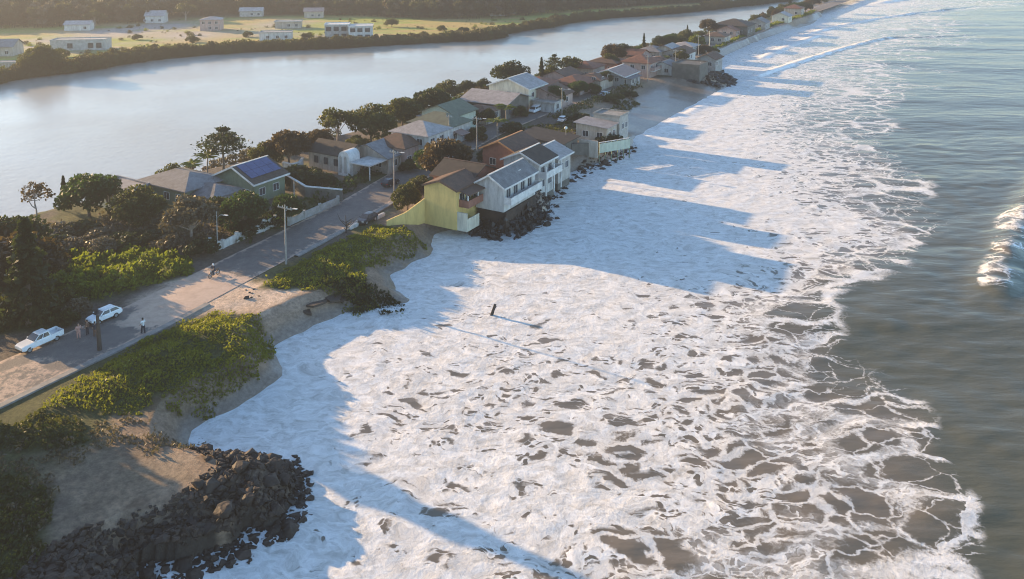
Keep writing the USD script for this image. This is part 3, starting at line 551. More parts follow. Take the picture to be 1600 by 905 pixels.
hs, h = house((842, 256), 7.3, 6.0, 6.8, 'gable_along', 1.5, 'white_paint', 'roof_dark', 'white house with dark roof and pale ridge, behind the grey-roofed white house', sea=((0.8, 2.9), (3.4, 2.9), (0.8, 0.6), (3.4, 0.6)), near=((1.0, 3.0), (3.6, 3.0)), trim='white_trim')
part(hs, 'foundation', box(0.2, 5.8, 0.1, 6.7, -2.4, -0.91), 'dark_wall')
for u in (0.1, 2.9, 5.7): part(hs, 'column', box(u, u + 0.22, -1.4, -1.18, -0.5, 4.4), 'white_trim')
rail(hs, -1.45, -0.004, 0.0, 6.0, 2.6, 'white_trim', slab='white_trim')
hs, h = house((872, 247), 6.2, 5.0, 7.0, 'gable_along', 1.4, 'pale_concrete', 'roof_pale', 'small pale house at the end of the white row above the surf', sea=((0.8, 1.3), (2.9, 1.3)), near=((1.2, 1.4), (4.0, 1.4)), trim='white_trim')
part(hs, 'foundation', box(0.1, 4.9, 0.1, 6.9, -2.4, -0.91), 'dark_wall')
house((806, 238), 6.9, 8.0, 7.0, 'gable_along', 1.6, 'brick_red', 'roof_brown', 'brown-roofed house with roof edge coloured sunlit orange near the road', near=((1.2, 1.6), (4.2, 1.6)), trim='sunlit_wood')
house((878, 226), 5.3, 7.0, 9.5, 'shed', 0.7, 'dark_wall', 'roof_dark', 'low building with wide dark brown roof on the lot above the surf', near=((1.5, 1.0), (5.5, 1.0)), sea=((1.0, 1.0), (4.0, 1.0)), fr='dark_frame')
hs, h = house((948, 201), 5.6, 5.5, 7.0, 'shed', 0.5, 'beige_paint', 'roof_pale', 'low beige house with pale lean-to roof above the green fence', near=((1.0, 1.0), (4.2, 1.0)), sea=((1.0, 1.0), (3.2, 1.0)))
hs, h = house((968, 184), 6.8, 5.0, 6.0, 'flat', 0, 'pale_concrete', 'concrete', 'pale flat-roofed block at the bay beach corner', near=((1.0, 1.6),), sea=((1.2, 1.6), (3.2, 1.6)), o=0.2, door=('near', 3.6))
# river side, from the nearest
house((178, 304), 5.0, 5.0, 7.0, 'flat', 0, 'cream_paint', 'roof_pale', 'low cream flat-roofed house beside the round green tree', near=((0.8, 1.0), (3.0, 1.0), (5.2, 1.0)), o=0.8)
house((290, 300), 5.2, 8.0, 11.5, 'hip', 1.7, 'green_paint', 'roof_grey', 'wide low house with hipped grey roof behind the scrub', near=((1.2, 0.9), (4.0, 0.9), (8.0, 0.9)))
house((334, 311), 4.5, 5.5, 7.5, 'hip', 1.2, 'grey_plaster', 'roof_grey', 'small grey hipped annexe in front of the wide low house', near=((1.2, 0.8), (4.6, 0.8)))
hs, h = house((397, 286), 6.0, 6.6, 9.0, 'gable_along', 2.0, 'green_paint', 'roof_dark', 'green gabled house with blue solar panels on its roof', near=((1.2, 1.1), (5.4, 1.1)), sea=((1.0, 1.2), (4.0, 1.2)), trim='white_trim', o=0.6)
k = 2.0 / 4.5
for i in range(4):
    for j in range(2):
        x0, y0 = 0.15 + i * 1.62, 0.75 + j * 1.75
        pan = box(x0, x0 + 1.56, 0, 1.68 * math.hypot(1, k), 0, 0.05); a = math.atan(k); v = pan.vertices.copy()
        pan.vertices = np.c_[v[:, 0], y0 + v[:, 1] * math.cos(a) - v[:, 2] * math.sin(a), h + 0.23 + y0 * k + v[:, 1] * math.sin(a) + v[:, 2] * math.cos(a)]
        part(hs, 'solar_panel', pan, 'solar_cell')
hs, h = house((540, 245), 5.6, 6.0, 9.0, 'gable_across', 1.5, 'beige_paint', 'roof_dark', 'beige house with long dark roof and round white stair tower', near=((1.9, 1.2), (4.3, 1.2), (6.7, 1.2)), ww=0.9, o=0.35, fr='dark_frame')
arch = [(0.0, -0.9), (2.6, -0.9), (2.6, 3.3)] + [(1.3 + 1.3 * math.cos(a), 3.3 + 1.3 * math.sin(a)) for a in np.linspace(0.15, math.pi - 0.15, 12)] + [(0.0, 3.3)]
twr = part(hs, 'stair_tower', extrude([(y - 2.0, z) for y, z in arch], 'x', -1.3, 1.6), 'white_trim')
for u in (-1.35, -0.25): part(twr, 'blind_arch', extrude([(u, 0.6), (u + 0.55, 0.6), (u + 0.55, 3.4), (u + 0.28, 3.75), (u, 3.4)], 'x', -1.36, -1.302), 'pale_concrete')
part(hs, 'veranda_roof', box(-1.2, 5.0, -6.6, -2.02, 2.55, 2.75), 'white_trim')
for a, b in ((-1.0, -6.4), (4.7, -6.4), (-1.0, -2.4)): part(hs, 'post', box(a, a + 0.16, b, b + 0.16, -0.5, 2.548), 'white_trim')
house((606, 247), 5.4, 6.5, 9.5, 'gable_along', 1.9, 'beige_paint', 'roof_grey', 'lavender-grey gabled house behind the white veranda', near=((1.5, 1.1), (5.6, 1.1)), sea=((1.4, 1.1),))
house((632, 233), 6.4, 6.0, 7.5, 'hip', 1.9, 'pink_paint', 'roof_brown', 'pink house with brown hipped roof and porch clutter', near=((1.0, 1.2), (3.4, 1.2), (5.6, 1.2)), sea=((0.8, 1.2), (3.2, 1.2)))
house((668, 214), 8.0, 7.5, 8.5, 'hip', 1.9, 'white_paint', 'roof_pale', 'tall white two-storey house with pale hipped roof behind the big brown-green tree', near=((1.2, 1.0), (4.2, 1.0), (1.2, 3.8), (4.2, 3.8)), sea=((1.0, 3.8), (4.0, 3.8), (1.0, 1.0), (4.4, 1.0)))
hs, h = house((704, 200), 6.2, 7.5, 10.5, 'hip', 2.1, 'white_paint', 'roof_green', 'white house with dark mossy hipped roof below the pale green gable', near=((1.2, 1.1), (3.6, 1.1), (7.0, 1.1)), sea=((1.0, 1.1), (4.0, 1.1)))
part(hs, 'awning', extrude([(-2.2, 2.2), (0.0, 2.75), (0.0, 2.85), (-2.2, 2.3)], 'x', 1.0, 4.0), 'roof_pink')
house((712, 181), 6.9, 8.0, 9.0, 'gable_along', 1.8, 'pale_green_paint', 'roof_green', 'pale green gabled house with dark double window', near=((2.0, 2.4), (5.4, 2.4)), sea=((1.2, 1.2), (4.2, 1.2)), fr='dark_frame')
house((790, 163), 6.2, 11.0, 12.0, 'gable_across', 1.6, 'dark_wall', 'roof_pale', 'broad house with large pale roof and dark walls', near=((1.2, 1.2), (4.6, 1.2), (8.4, 1.2)), sea=((1.5, 1.2), (6.0, 1.2)), fr='dark_frame', o=0.9)
house((826, 139), 7.8, 9.0, 11.5, 'gable_along', 2.1, 'cream_paint', 'roof_pale', 'cream house with tall sunlit gable above the large pale roof', near=((2.0, 3.0), (5.0, 3.0), (8.0, 3.0)), sea=((1.5, 3.0), (5.0, 3.0)), trim='white_trim')
house((870, 152), 5.6, 9.0, 9.0, 'gable_along', 1.8, 'pink_paint', 'roof_brown', 'pink house with brown roof beside the cream gable', near=((1.5, 1.1), (5.0, 1.1)), sea=((1.2, 1.1), (5.0, 1.1)))
house((866, 163), 4.6, 4.0, 6.0, 'flat', 0, 'white_paint', 'pale_concrete', 'low white flat garage in front of the pink brown-roofed house', sea=((1.2, 0.8),), o=0.3)
house((906, 135), 5.0, 12.0, 9.0, 'hip', 1.9, 'pink_paint', 'roof_red', 'long pink house with red hipped roof before the bay', near=((1.2, 1.0), (4.5, 1.0)), sea=((1.5, 1.0), (5.0, 1.0), (8.6, 1.0)))
house((938, 127), 5.2, 9.0, 8.0, 'hip', 1.3, 'beige_paint', 'roof_brown', 'beige house with brown hipped roof behind the long red one', near=((1.4, 2.6),), sea=((1.2, 2.6), (5.0, 2.6)))
house((975, 120), 5.4, 11.0, 9.5, 'gable_along', 1.6, 'grey_plaster', 'roof_pink', 'grey house with large pinkish gabled roof', near=((1.6, 1.4), (5.6, 1.4)), sea=((1.2, 1.4), (5.0, 1.4)), trim='white_trim')
house((986, 124), 4.8, 7.0, 6.0, 'shed', 0.6, 'grey_plaster', 'roof_grey', 'low grey lean-to facing the bay beach', sea=((1.0, 1.0), (4.0, 1.0)), near=((1.4, 1.0),))
hs, h = house((1015, 100), 6.8, 10.0, 9.0, 'hip', 2.0, 'pink_paint', 'roof_red', 'pink house with red-brown roof and pale upper balcony', near=((1.4, 2.6), (5.0, 2.6)), sea=((1.2, 2.6), (5.5, 2.6)))
rail(hs, -1.3, -0.004, 0.5, 9.5, 2.2, 'pink_paint', slab='white_trim')
house((1044, 98), 5.4, 9.0, 8.0, 'hip', 1.3, 'brick_red', 'roof_brown', 'brick-red house with brown roof past the pink balcony house', sea=((1.2, 1.4), (5.0, 1.4)), near=((1.4, 1.4),))
house((1056, 80), 6.2, 8.0, 8.0, 'gable_along', 1.7, 'beige_paint', 'roof_pale', 'beige house with pale roof among far greenery', near=((1.4, 1.4),), sea=((1.2, 1.4), (5.0, 1.4)))
house((1050, 104), 5.4, 6.0, 6.0, 'gable_along', 1.2, 'white_paint', 'roof_grey', 'small white house with grey roof by the far light poles', near=((1.2, 1.0),), sea=((1.2, 1.0), (3.4, 1.0)))
house((1093, 104), 6.4, 9.0, 8.5, 'flat', 0, 'dark_wall', 'dark_wall', 'dark grey windowless block behind the rocky headland', o=0.05)
house((1118, 93), 6.0, 8.0, 6.0, 'gable_along', 1.4, 'grey_plaster', 'roof_brown', 'brownish house on the headland above the boulders', sea=((1.2, 1.4), (4.6, 1.4)), near=((1.2, 1.4),))
for N, ze, L, W, kind, rise, wall, roof, label in (
    ((690, 190), 5.4, 6.0, 6.0, 'shed', 0.5, 'grey_plaster', 'roof_grey', 'low grey outbuilding in front of the pale green gable'),
    ((760, 178), 5.0, 6.5, 7.0, 'hip', 1.2, 'beige_paint', 'roof_brown', 'low beige house with brown roof before the broad pale roof'),
    ((852, 134), 5.8, 8.0, 8.0, 'hip', 1.6, 'beige_paint', 'roof_red', 'beige house with red hipped roof behind the pink brown-roofed house'),
    ((888, 122), 5.6, 9.0, 8.0, 'gable_along', 1.6, 'pink_paint', 'roof_brown', 'brown gabled house at the river behind the long red roof'),
    ((926, 108), 5.8, 9.0, 9.0, 'hip', 1.6, 'beige_paint', 'roof_red', 'red-roofed house at the river behind the brown hipped roof'),
    ((962, 100), 5.8, 9.0, 9.0, 'hip', 1.6, 'brick_red', 'roof_brown', 'brown-roofed house at the river behind the pinkish gable'),
    ((1000, 88), 5.8, 9.0, 9.0, 'gable_across', 1.6, 'pink_paint', 'roof_red', 'red gabled house at the river behind the pink balcony house'),
    ((1030, 82), 5.8, 9.0, 8.0, 'hip', 1.6, 'beige_paint', 'roof_grey', 'grey hipped house at the river past the pink balcony house'),
    ((1074, 84), 5.6, 9.0, 8.0, 'gable_along', 1.5, 'white_paint', 'roof_brown', 'white house with brown gable left of the tall lamp pole'),
    ((1082, 74), 5.4, 8.0, 8.0, 'hip', 1.4, 'grey_plaster', 'roof_pale', 'pale hipped house behind the tall lamp pole'),
    ((1132, 58), 5.4, 9.0, 8.0, 'hip', 1.4, 'beige_paint', 'roof_brown', 'brown hipped house right of the yellowish pole'),
    ((1150, 48), 5.4, 8.0, 8.0, 'gable_along', 1.5, 'pink_paint', 'roof_red', 'small red-roofed house left of the large dark hipped house')):
    house(N, ze, L, W, kind, rise, wall, roof, label, near=((1.4, 1.1), (4.2, 1.1)), sea=((1.2, 1.1), (3.8, 1.1)))
house((1168, 42), 6.6, 14.0, 15.0, 'hip', 2.6, 'dark_wall', 'roof_dark', 'large dark hipped house far along the spit', near=((2.0, 1.4), (6.0, 1.4), (10.0, 1.4)), sea=((2.0, 1.4), (7.0, 1.4)))
house((1196, 36), 5.6, 9.0, 8.0, 'gable_along', 1.8, 'grey_plaster', 'roof_grey', 'small grey house next to the large dark hipped house', sea=((1.2, 1.1), (5.0, 1.1)), near=((2.0, 1.1),))
house((1232, 26), 5.6, 9.0, 8.0, 'gable_along', 1.8, 'cream_paint', 'roof_pale', 'cream house in the distance at the narrow end of the spit', sea=((1.2, 1.1), (5.0, 1.1)), near=((2.0, 1.1),))
house((1252, 14), 6.4, 9.0, 9.0, 'hip', 2.0, 'beige_paint', 'roof_red', 'farthest beige house with red roof at the top of the spit', sea=((1.2, 1.1), (5.0, 1.1)), near=((2.0, 1.1),))

# beyond the river
def far_house(px, py, L, W, h, kind, rise, wall, roof, label, wins, rz=8.0, **kw):
    p = at(px, py, 1.4); return house((p[0], p[1], 0), 1.4 + h, L, W, kind, rise, wall, roof, label, near=[(u, z) for u, z in wins], g=1.4, rz=rz + 90, **kw)
far_house(165, 78, 7, 20, 3.8, 'flat', 0, 'pale_concrete', 'pale_concrete', 'long pale unfinished building shell beyond the river', ((1.5, 0.9), (4.5, 0.9), (12.0, 0.9)), fr='dark_frame', ww=1.8, wh=1.8, o=0.1)
far_house(455, 63, 6, 13, 3.2, 'flat', 0, 'white_paint', 'pale_concrete', 'low white bungalow beyond the river', ((1.5, 0.9), (5.0, 0.9), (9.0, 0.9)), o=0.2)
far_house(545, 61, 8, 10, 6.0, 'flat', 0, 'grey_plaster', 'white_trim', 'dark grey two-storey house with white roof edge beyond the river', ((1.0, 0.6), (4.2, 0.6), (1.0, 3.6), (4.2, 3.6), (7.4, 3.6)), fr='dark_frame', o=0.3, ww=2.0, wh=1.6)
far_house(582, 62, 8, 10, 5.6, 'flat', 0, 'white_paint', 'white_trim', 'white two-storey modern house beside the dark grey one beyond the river', ((1.0, 0.6), (4.2, 0.6), (1.0, 3.4), (4.2, 3.4), (7.2, 3.4)), fr='dark_frame', o=0.3, ww=2.0, wh=1.5)
far_house(344, 48, 8, 9, 5.0, 'hip', 1.4, 'pink_paint', 'roof_pale', 'pinkish two-storey house at the meadow edge', ((1.0, 0.7), (4.0, 0.7), (1.0, 3.2), (4.0, 3.2), (6.8, 3.2)))
far_house(256, 36, 8, 9, 3.8, 'gable_across', 2.2, 'white_paint', 'roof_pale', 'white gabled house before the far wood', ((1.4, 0.8), (5.0, 0.8), (8.6, 0.8)))
far_house(20, 88, 9, 14, 3.6, 'gable_across', 2.2, 'beige_paint', 'roof_grey', 'house with blue-grey roof at the left edge beyond the river', ((1.4, 0.8), (5.0, 0.8), (10, 0.8)))
far_house(30, 106, 4, 12, 1.6, 'flat', 0, 'beige_paint', 'pale_concrete', 'low beige outbuilding on the far bank beside the round tree', (), o=0.1)
far_house(505, 28, 6, 10, 3.6, 'gable_across', 1.6, 'beige_paint', 'roof_pink', 'small house with pinkish roof against the far wood', ((1.4, 0.8), (5.0, 0.8)))
far_house(470, 44, 6, 12, 3.0, 'flat', 0, 'beige_paint', 'pale_concrete', 'flat beige bungalow behind the low white bungalow', ((1.4, 0.8), (5.0, 0.8)))
far_house(792, 25, 5, 9, 3.4, 'gable_across', 1.6, 'white_paint', 'roof_pale', 'white cottage inside the far wood', ((1.4, 0.8), (5.0, 0.8)))
far_house(140, 48, 6, 11, 3.0, 'gable_across', 1.4, 'white_paint', 'roof_pale', 'white shed with pale roof at the wood edge on the left', ((1.4, 0.8),))
far_house(410, 26, 6, 12, 3.2, 'gable_across', 1.6, 'pale_concrete', 'roof_pale', 'pale shed with low roof at the wood edge in the middle', ((1.4, 0.8), (5.0, 0.8)))
far_house(1150, 6, 8, 12, 6.0, 'flat', 0, 'white_paint', 'white_trim', 'white block on the far bank near the top of the river', ((1.4, 0.8), (5.0, 0.8), (8.4, 0.8)))

# ---------------------------------------------------------------- walls, fences
def wall_run(name, label, cat, pts, z0, h, thick, m, coping=None, posts=None):
    """A wall through ground points; each stretch butts on the next; coping and piers are parts."""
    pts = np.asarray(pts, float); base = np.array([*pts[0], z0]); x = thing(name, label, cat, base)
    ms, cp = [], []
    hh = np.broadcast_to(h, len(pts))
    for i in range(len(pts) - 1):
        a, b = pts[i] - base[:2], pts[i + 1] - base[:2]; d = (b - a) / np.linalg.norm(b - a); n = np.array([-d[1], d[0]]) * thick / 2
        b = b - d * 0.004
        ms.append(hull([(*(a + s * n), z) for s in (-1, 1) for z in (-0.8, hh[i])] + [(*(b + s * n), z) for s in (-1, 1) for z in (-0.8, hh[i + 1])]))
        if coping: cp.append(hull([(*(a + s * n * 1.6), hh[i] + z) for s in (-1, 1) for z in (0.002, 0.14)] + [(*(b + s * n * 1.6), hh[i + 1] + z) for s in (-1, 1) for z in (0.002, 0.14)]))
    for q in ms: part(x, 'panel', q, m)
    for q in cp: part(x, 'coping', q, coping)
    if posts:
        for q, k in zip(pts, hh): part(x, 'pier', box(*(q[0] - base[0] + np.array([-0.22, 0.22])), *(q[1] - base[1] + np.array([-0.22, 0.22])), -0.8, k + 0.25), posts)
    return x
wall_run('garden_wall', 'yellow garden wall stepping down from the yellow house', 'wall', [np.array([-13.1, 104.95]), at(634, 349, 2.4)[:2], at(604, 352, 2.4)[:2]], 2.4, [3.2, 1.7, 0.7], 0.2, 'yellow_paint')
g0 = [at(*p, 2.4)[:2] for p in ((328, 396), (348, 388), (370, 378), (392, 369), (412, 361), (430, 353))]
wall_run('garden_wall', 'broken white wall along the river side of the road', 'wall', g0, 2.4, [1.9, 1.0, 1.2, 1.0, 1.5, 1.4], 0.2, 'white_paint', None, 'white_paint')
wall_run('garden_wall', 'low dim wall with overgrown piers beyond the pale lamp post', 'wall', [at(*p, 2.4)[:2] for p in ((452, 352), (475, 342), (500, 331), (528, 319))], 2.4, 1.1, 0.2, 'grey_plaster', None, 'grey_plaster')
wall_run('garden_wall', 'dark compound wall with white coping beside the solar house', 'wall', [at(*p, 4.4)[:2] for p in ((444, 274), (478, 291), (535, 296))], 2.4, [2.2, 1.9, 1.9], 0.25, 'dark_wall', 'white_trim')
wall_run('garden_wall', 'white curved wall below the reddish tree', 'wall', [at(*p, 4.4)[:2] for p in ((442, 254), (455, 257), (467, 254), (473, 247))], 2.4, 2.0, 0.25, 'white_paint', 'white_trim')
wall_run('garden_wall', 'short brown wall between dark-roofed low building and beige end wall', 'wall', [at(*p, 2.4)[:2] for p in ((893, 241), (912, 239), (932, 238))], 2.4, 2.0, 0.25, 'dark_wall')
wall_run('garden_wall', 'beige end wall beside the green sea fence', 'wall', [at(*p, 2.4)[:2] for p in ((905, 237), (934, 240))], 2.3, 2.6, 0.3, 'beige_paint')
x = thing('fence', 'green fence on the sea edge below the low beige house', 'fence', (*at(936, 238, 2.4)[:2], 2.2))
a, b = at(936, 238, 2.4)[:2], at(984, 230, 2.4)[:2]; L = np.linalg.norm(b - a); d = (b - a) / L
def along_box(s0, s1, t0, t1, z0, z1):
    n = np.array([-d[1], d[0]]); return hull([(*(d * s + n * t), z) for s in (s0, s1) for t in (t0, t1) for z in (z0, z1)])
for i in range(6): part(x, 'post', along_box(i * (L - 0.15) / 5, i * (L - 0.15) / 5 + 0.15, -0.08, 0.08, -2.2, 2.1), 'green_paint')
for i in range(9): part(x, 'board', along_box(0.0, L, -0.125, -0.085, 0.05 + i * 0.21, 0.05 + i * 0.21 + 0.19), 'pale_green_paint')
part(x, 'rail', along_box(0.0, L, -0.14, 0.1, 2.1, 2.2), 'white_trim')
# piers of the broken kerb near the dark car
for (px, py), lab in (((594, 340), 'white kerb block right of the dark parked car'), ((552, 356), 'pale concrete kerb block left of the dark parked car')):
    p = gz(px, py); x = thing('kerb_block', lab, 'kerb block', p, ALONG)
    part(x, 'block', hull([(a, b, z) for a in (-0.9, 0.9) for b in (-0.25, 0.25) for z in (-0.3, 0.45)] + [(a, b, 0.55) for a in (-0.84, 0.84) for b in (-0.18, 0.18)]), 'white_paint')

# ---------------------------------------------------------------- poles and lamps
def pole(px, py, h, label, arm=1.0, r=0.12, m='concrete', z=2.4, lean=(0, 0), lamp=True, cross=True, cat='pole', name='utility_pole', rz=ALONG - 90):
    p = gz(px, py, z); x = thing(name, label, cat, p, rz)
    part(x, 'post', tube([(0, 0, -0.4), (lean[0] * 0.5, lean[1] * 0.5, h * 0.5), (lean[0], lean[1], h)], [r * 1.25, r, r * 0.7], 8), m)
    if cross:
        part(x, 'crossarm', box(-arm + lean[0], arm + lean[0], -0.06 + lean[1], 0.06 + lean[1], h - 0.5, h - 0.36), 'wood' if m != 'concrete' else m)
        for u in (-arm * 0.85, -arm * 0.3, arm * 0.3, arm * 0.85): part(x, 'insulator', trimesh.creation.cylinder(0.05, 0.2, sections=6, transform=trimesh.transformations.translation_matrix((u + lean[0], lean[1], h - 0.26))), 'white_trim')
    if lamp:
        l = part(x, 'lamp_arm', tube([(lean[0], lean[1], h - 0.9), (lean[0] + 0.8, lean[1], h - 0.35), (lean[0] + 1.7, lean[1], h - 0.2)], 0.045, 5), 'metal')
        part(l, 'lamp_head', hull([(lean[0] + a, lean[1] + b, h + c) for a, c in ((1.55, -0.16), (1.55, -0.28), (2.2, -0.14), (2.2, -0.22)) for b in (-0.13, 0.13)]), 'white_trim')
    return x
pole(447, 413, 8.0, 'pale power pole at the roadside beside the far dune plants', 1.3)
pole(340, 388, 5.2, 'thin pale pole at the broken white wall', 0.5, 0.08, cross=False, lamp=True)
pole(460, 322, 4.0, 'short pale post in front of the dark compound wall', r=0.1, cross=False, lamp=False, cat='post', name='post')
pole(616, 303, 7.5, 'pole in front of the pink house with brown roof', 0.9)
pole(745, 236, 7.0, 'pale pole between palm and big brown-green tree', 1.1)
pole(702, 228, 6.5, 'grey pole beside the white house with mossy roof', 0.8, lamp=False)
pole(878, 186, 7.5, 'white pole beside the parked white car', 0.8)
pole(1012, 128, 8.0, 'pale pole at the bay houses', 0.9)
pole(1055, 118, 8.0, 'pale pole left of the dark windowless block', 0.9)
pole(1091, 96, 9.5, 'tall pale lamp pole behind the dark windowless block', 0.8)
pole(1108, 82, 8.0, 'yellowish pole right of the tall lamp pole', 0.8, m='cream_paint')
pole(1094, 122, 5.0, 'white post beside the headland boulders', r=0.12, cross=False, lamp=False, m='white_trim', cat='post', name='post')
x = pole(884, 236, 4.5, 'small lamp with white globe beside the dark-roofed low building', r=0.07, cross=False, lamp=False, cat='lamp', name='garden_lamp')
part(x, 'globe', trimesh.creation.icosphere(2, 0.32).apply_translation((0, 0, 4.7)), 'lamp_glass', True)
pole(156, 548, 3.6, 'dark leaning wooden stump post beside the road crowd', r=0.2, m='dark_wood', cross=False, lamp=False, lean=(-0.55, 0.25), cat='post', name='post')

# ---------------------------------------------------------------- vehicles
def wheel(parent, x, y, r=0.34, w=0.22):
    t = part(parent, 'wheel', trimesh.creation.cylinder(r, w, sections=20, transform=trimesh.transformations.rotation_matrix(math.pi / 2, (1, 0, 0))).apply_translation((x, y, r)), 'rubber', 35)
    part(t, 'rim', trimesh.creation.cylinder(r * 0.6, w + 0.03, sections=12, transform=trimesh.transformations.rotation_matrix(math.pi / 2, (1, 0, 0))).apply_translation((x, y, r)), 'metal', 35)
def section(x, hw, z0, z1, c=0.08):
    return [(x, s * (hw - c), z) for s in (-1, 1) for z in (z0, z1)] + [(x, s * hw, z) for s in (-1, 1) for z in (z0 + c, z1 - c)]
def glass_quad(pts, out):
    p = np.array(pts, float) + np.array(out) * 0.012
    return hull(np.vstack([p, p - np.array(out) * 0.03]))
def car(px, py, label, paint, kind, rz, size=0.86, name='parked_car'):
    """Front along +x; length about 4.2 m (hatch), 5.1 m (pickup), 4.8 m (van)."""
    x = thing(name, label, {'pickup': 'pickup truck', 'van': 'van'}.get(kind, 'car'), gz(px, py) + np.array([0, 0, 0.05]), rz, None, size)
    if kind == 'pickup':
        part(x, 'body', cat_([hull(section(2.5, 0.8, 0.42, 0.88) + section(2.2, 0.88, 0.36, 1.0) + section(0.8, 0.9, 0.36, 1.08) + section(-1.0, 0.9, 0.36, 1.05)), hull(section(-0.95, 0.9, 0.36, 1.0) + section(-2.55, 0.87, 0.42, 0.72)), box(-2.55, -1.0, 0.8, 0.87, 0.7, 1.12), box(-2.55, -1.0, -0.87, -0.8, 0.7, 1.12), box(-2.58, -2.5, -0.86, 0.86, 0.5, 1.12)]), paint, 25)
        cabin = [(1.15, 0.84, 1.04), (0.35, 0.66, 1.66), (-0.75, 0.68, 1.68), (-1.0, 0.84, 1.04)]
        x_hood, x_tail, zt = 2.5, -2.6, 1.12
    elif kind == 'van':
        part(x, 'body', hull(section(2.3, 0.8, 0.42, 0.9) + section(2.0, 0.9, 0.36, 1.15) + section(-2.35, 0.9, 0.4, 1.2)), paint, 25)
        cabin = [(1.75, 0.86, 1.1), (0.95, 0.76, 1.9), (-2.1, 0.78, 1.95), (-2.32, 0.87, 1.15)]
        x_hood, x_tail, zt = 2.3, -2.37, 1.1
    else:
        part(x, 'body', hull(section(2.08, 0.72, 0.4, 0.75) + section(1.8, 0.84, 0.34, 0.88) + section(0.8, 0.86, 0.34, 0.98) + section(-1.7, 0.86, 0.34, 1.0) + section(-2.05, 0.8, 0.42, 0.92)), paint, 25)
        cabin = [(1.15, 0.8, 0.95), (0.4, 0.62, 1.46), (-1.25, 0.63, 1.48), (-1.98, 0.78, 0.97)]
        x_hood, x_tail, zt = 2.08, -2.06, 0.9
    (xa, wa, za), (xb, wb, zb), (xc, wc, zc), (xd, wd, zd) = cabin
    cp = part(x, 'cabin', hull([(a, s * w, z) for a, w, z in cabin for s in (-1, 1)] + [(xb - 0.15, s * (wb - 0.1), zb + 0.05) for s in (-1, 1)] + [(xc + 0.15, s * (wc - 0.1), zc + 0.04) for s in (-1, 1)]), paint, 25)
    def mixp(p, q, t): return tuple(np.array(p) + (np.array(q) - np.array(p)) * t)
    A, B, C, D = (xa, wa, za), (xb, wb, zb), (xc, wc, zc), (xd, wd, zd)
    part(cp, 'windscreen', glass_quad([mixp(A, B, 0.1), mixp(A, B, 0.92), (mixp(A, B, 0.92)[0], -mixp(A, B, 0.92)[1], mixp(A, B, 0.92)[2]), (mixp(A, B, 0.1)[0], -mixp(A, B, 0.1)[1], mixp(A, B, 0.1)[2])], (0.65, 0, 0.75)), 'glass')
    part(cp, 'rear_window', glass_quad([mixp(D, C, 0.2), mixp(D, C, 0.9), (mixp(D, C, 0.9)[0], -mixp(D, C, 0.9)[1], mixp(D, C, 0.9)[2]), (mixp(D, C, 0.2)[0], -mixp(D, C, 0.2)[1], mixp(D, C, 0.2)[2])], (-0.8, 0, 0.6)), 'glass')
    for s in (-1, 1):
        lo = lambda t: np.array(mixp(A, D, t)) * (1, s, 1); hi = lambda t: np.array(mixp(B, C, t)) * (1, s, 1)
        for t0, t1 in ((0.08, 0.47), (0.52, 0.93)):
            q = [lo(t0) + (hi(t0) - lo(t0)) * 0.12, lo(t1) + (hi(t1) - lo(t1)) * 0.12, lo(t1) + (hi(t1) - lo(t1)) * 0.86, lo(t0) + (hi(t0) - lo(t0)) * 0.86]
            part(cp, 'side_window', glass_quad(q, (0, s * 0.95, 0.3)), 'glass')
        part(x, 'headlight', hull([(x_hood + a, s * b, c) for a in (-0.25, 0.01) for b in (0.42, 0.74) for c in (0.62, 0.76)]), 'lamp_glass')
        part(x, 'tail_light', hull([(x_tail + a, s * b, c) for a in (-0.02, 0.1) for b in (0.6, 0.8) for c in (0.72, 0.92)]), 'red_lens')
        part(x, 'mirror', hull([(xa - 0.3 + a, s * (wa + 0.1 + b), za + 0.06 + c) for a in (-0.05, 0.05) for b in (-0.1, 0.12) for c in (-0.05, 0.1)]), paint)
        for wx in (x_hood - 0.85, x_tail + 0.95): wheel(x, wx, s * 0.78)
    part(x, 'bumper', hull(section(x_hood + 0.06, 0.76, 0.34, 0.54, 0.05) + section(x_hood - 0.2, 0.82, 0.34, 0.54, 0.05)), 'rubber')
    return x
car(62, 540, 'white double-cab pickup parked on the road at the left edge', 'car_white', 'pickup', 240)
car(163, 500, 'white car parked beside the small crowd, door side in shade', 'car_white', 'hatch', 238)
car(574, 347, 'dark car parked between two pale kerb blocks', 'car_dark', 'hatch', 242)
car(880, 190, 'small white car parked by the white pole on the far road', 'car_white', 'hatch', 60)
car(836, 176, 'pale blue-white van parked before the cream gabled house', 'car_white', 'van', 240)
car(610, 290, 'dark car parked on the road in front of the pink house', 'car_dark', 'hatch', 62)
car(945, 150, 'silver car on the sand road before the bay', 'car_silver', 'hatch', 55)

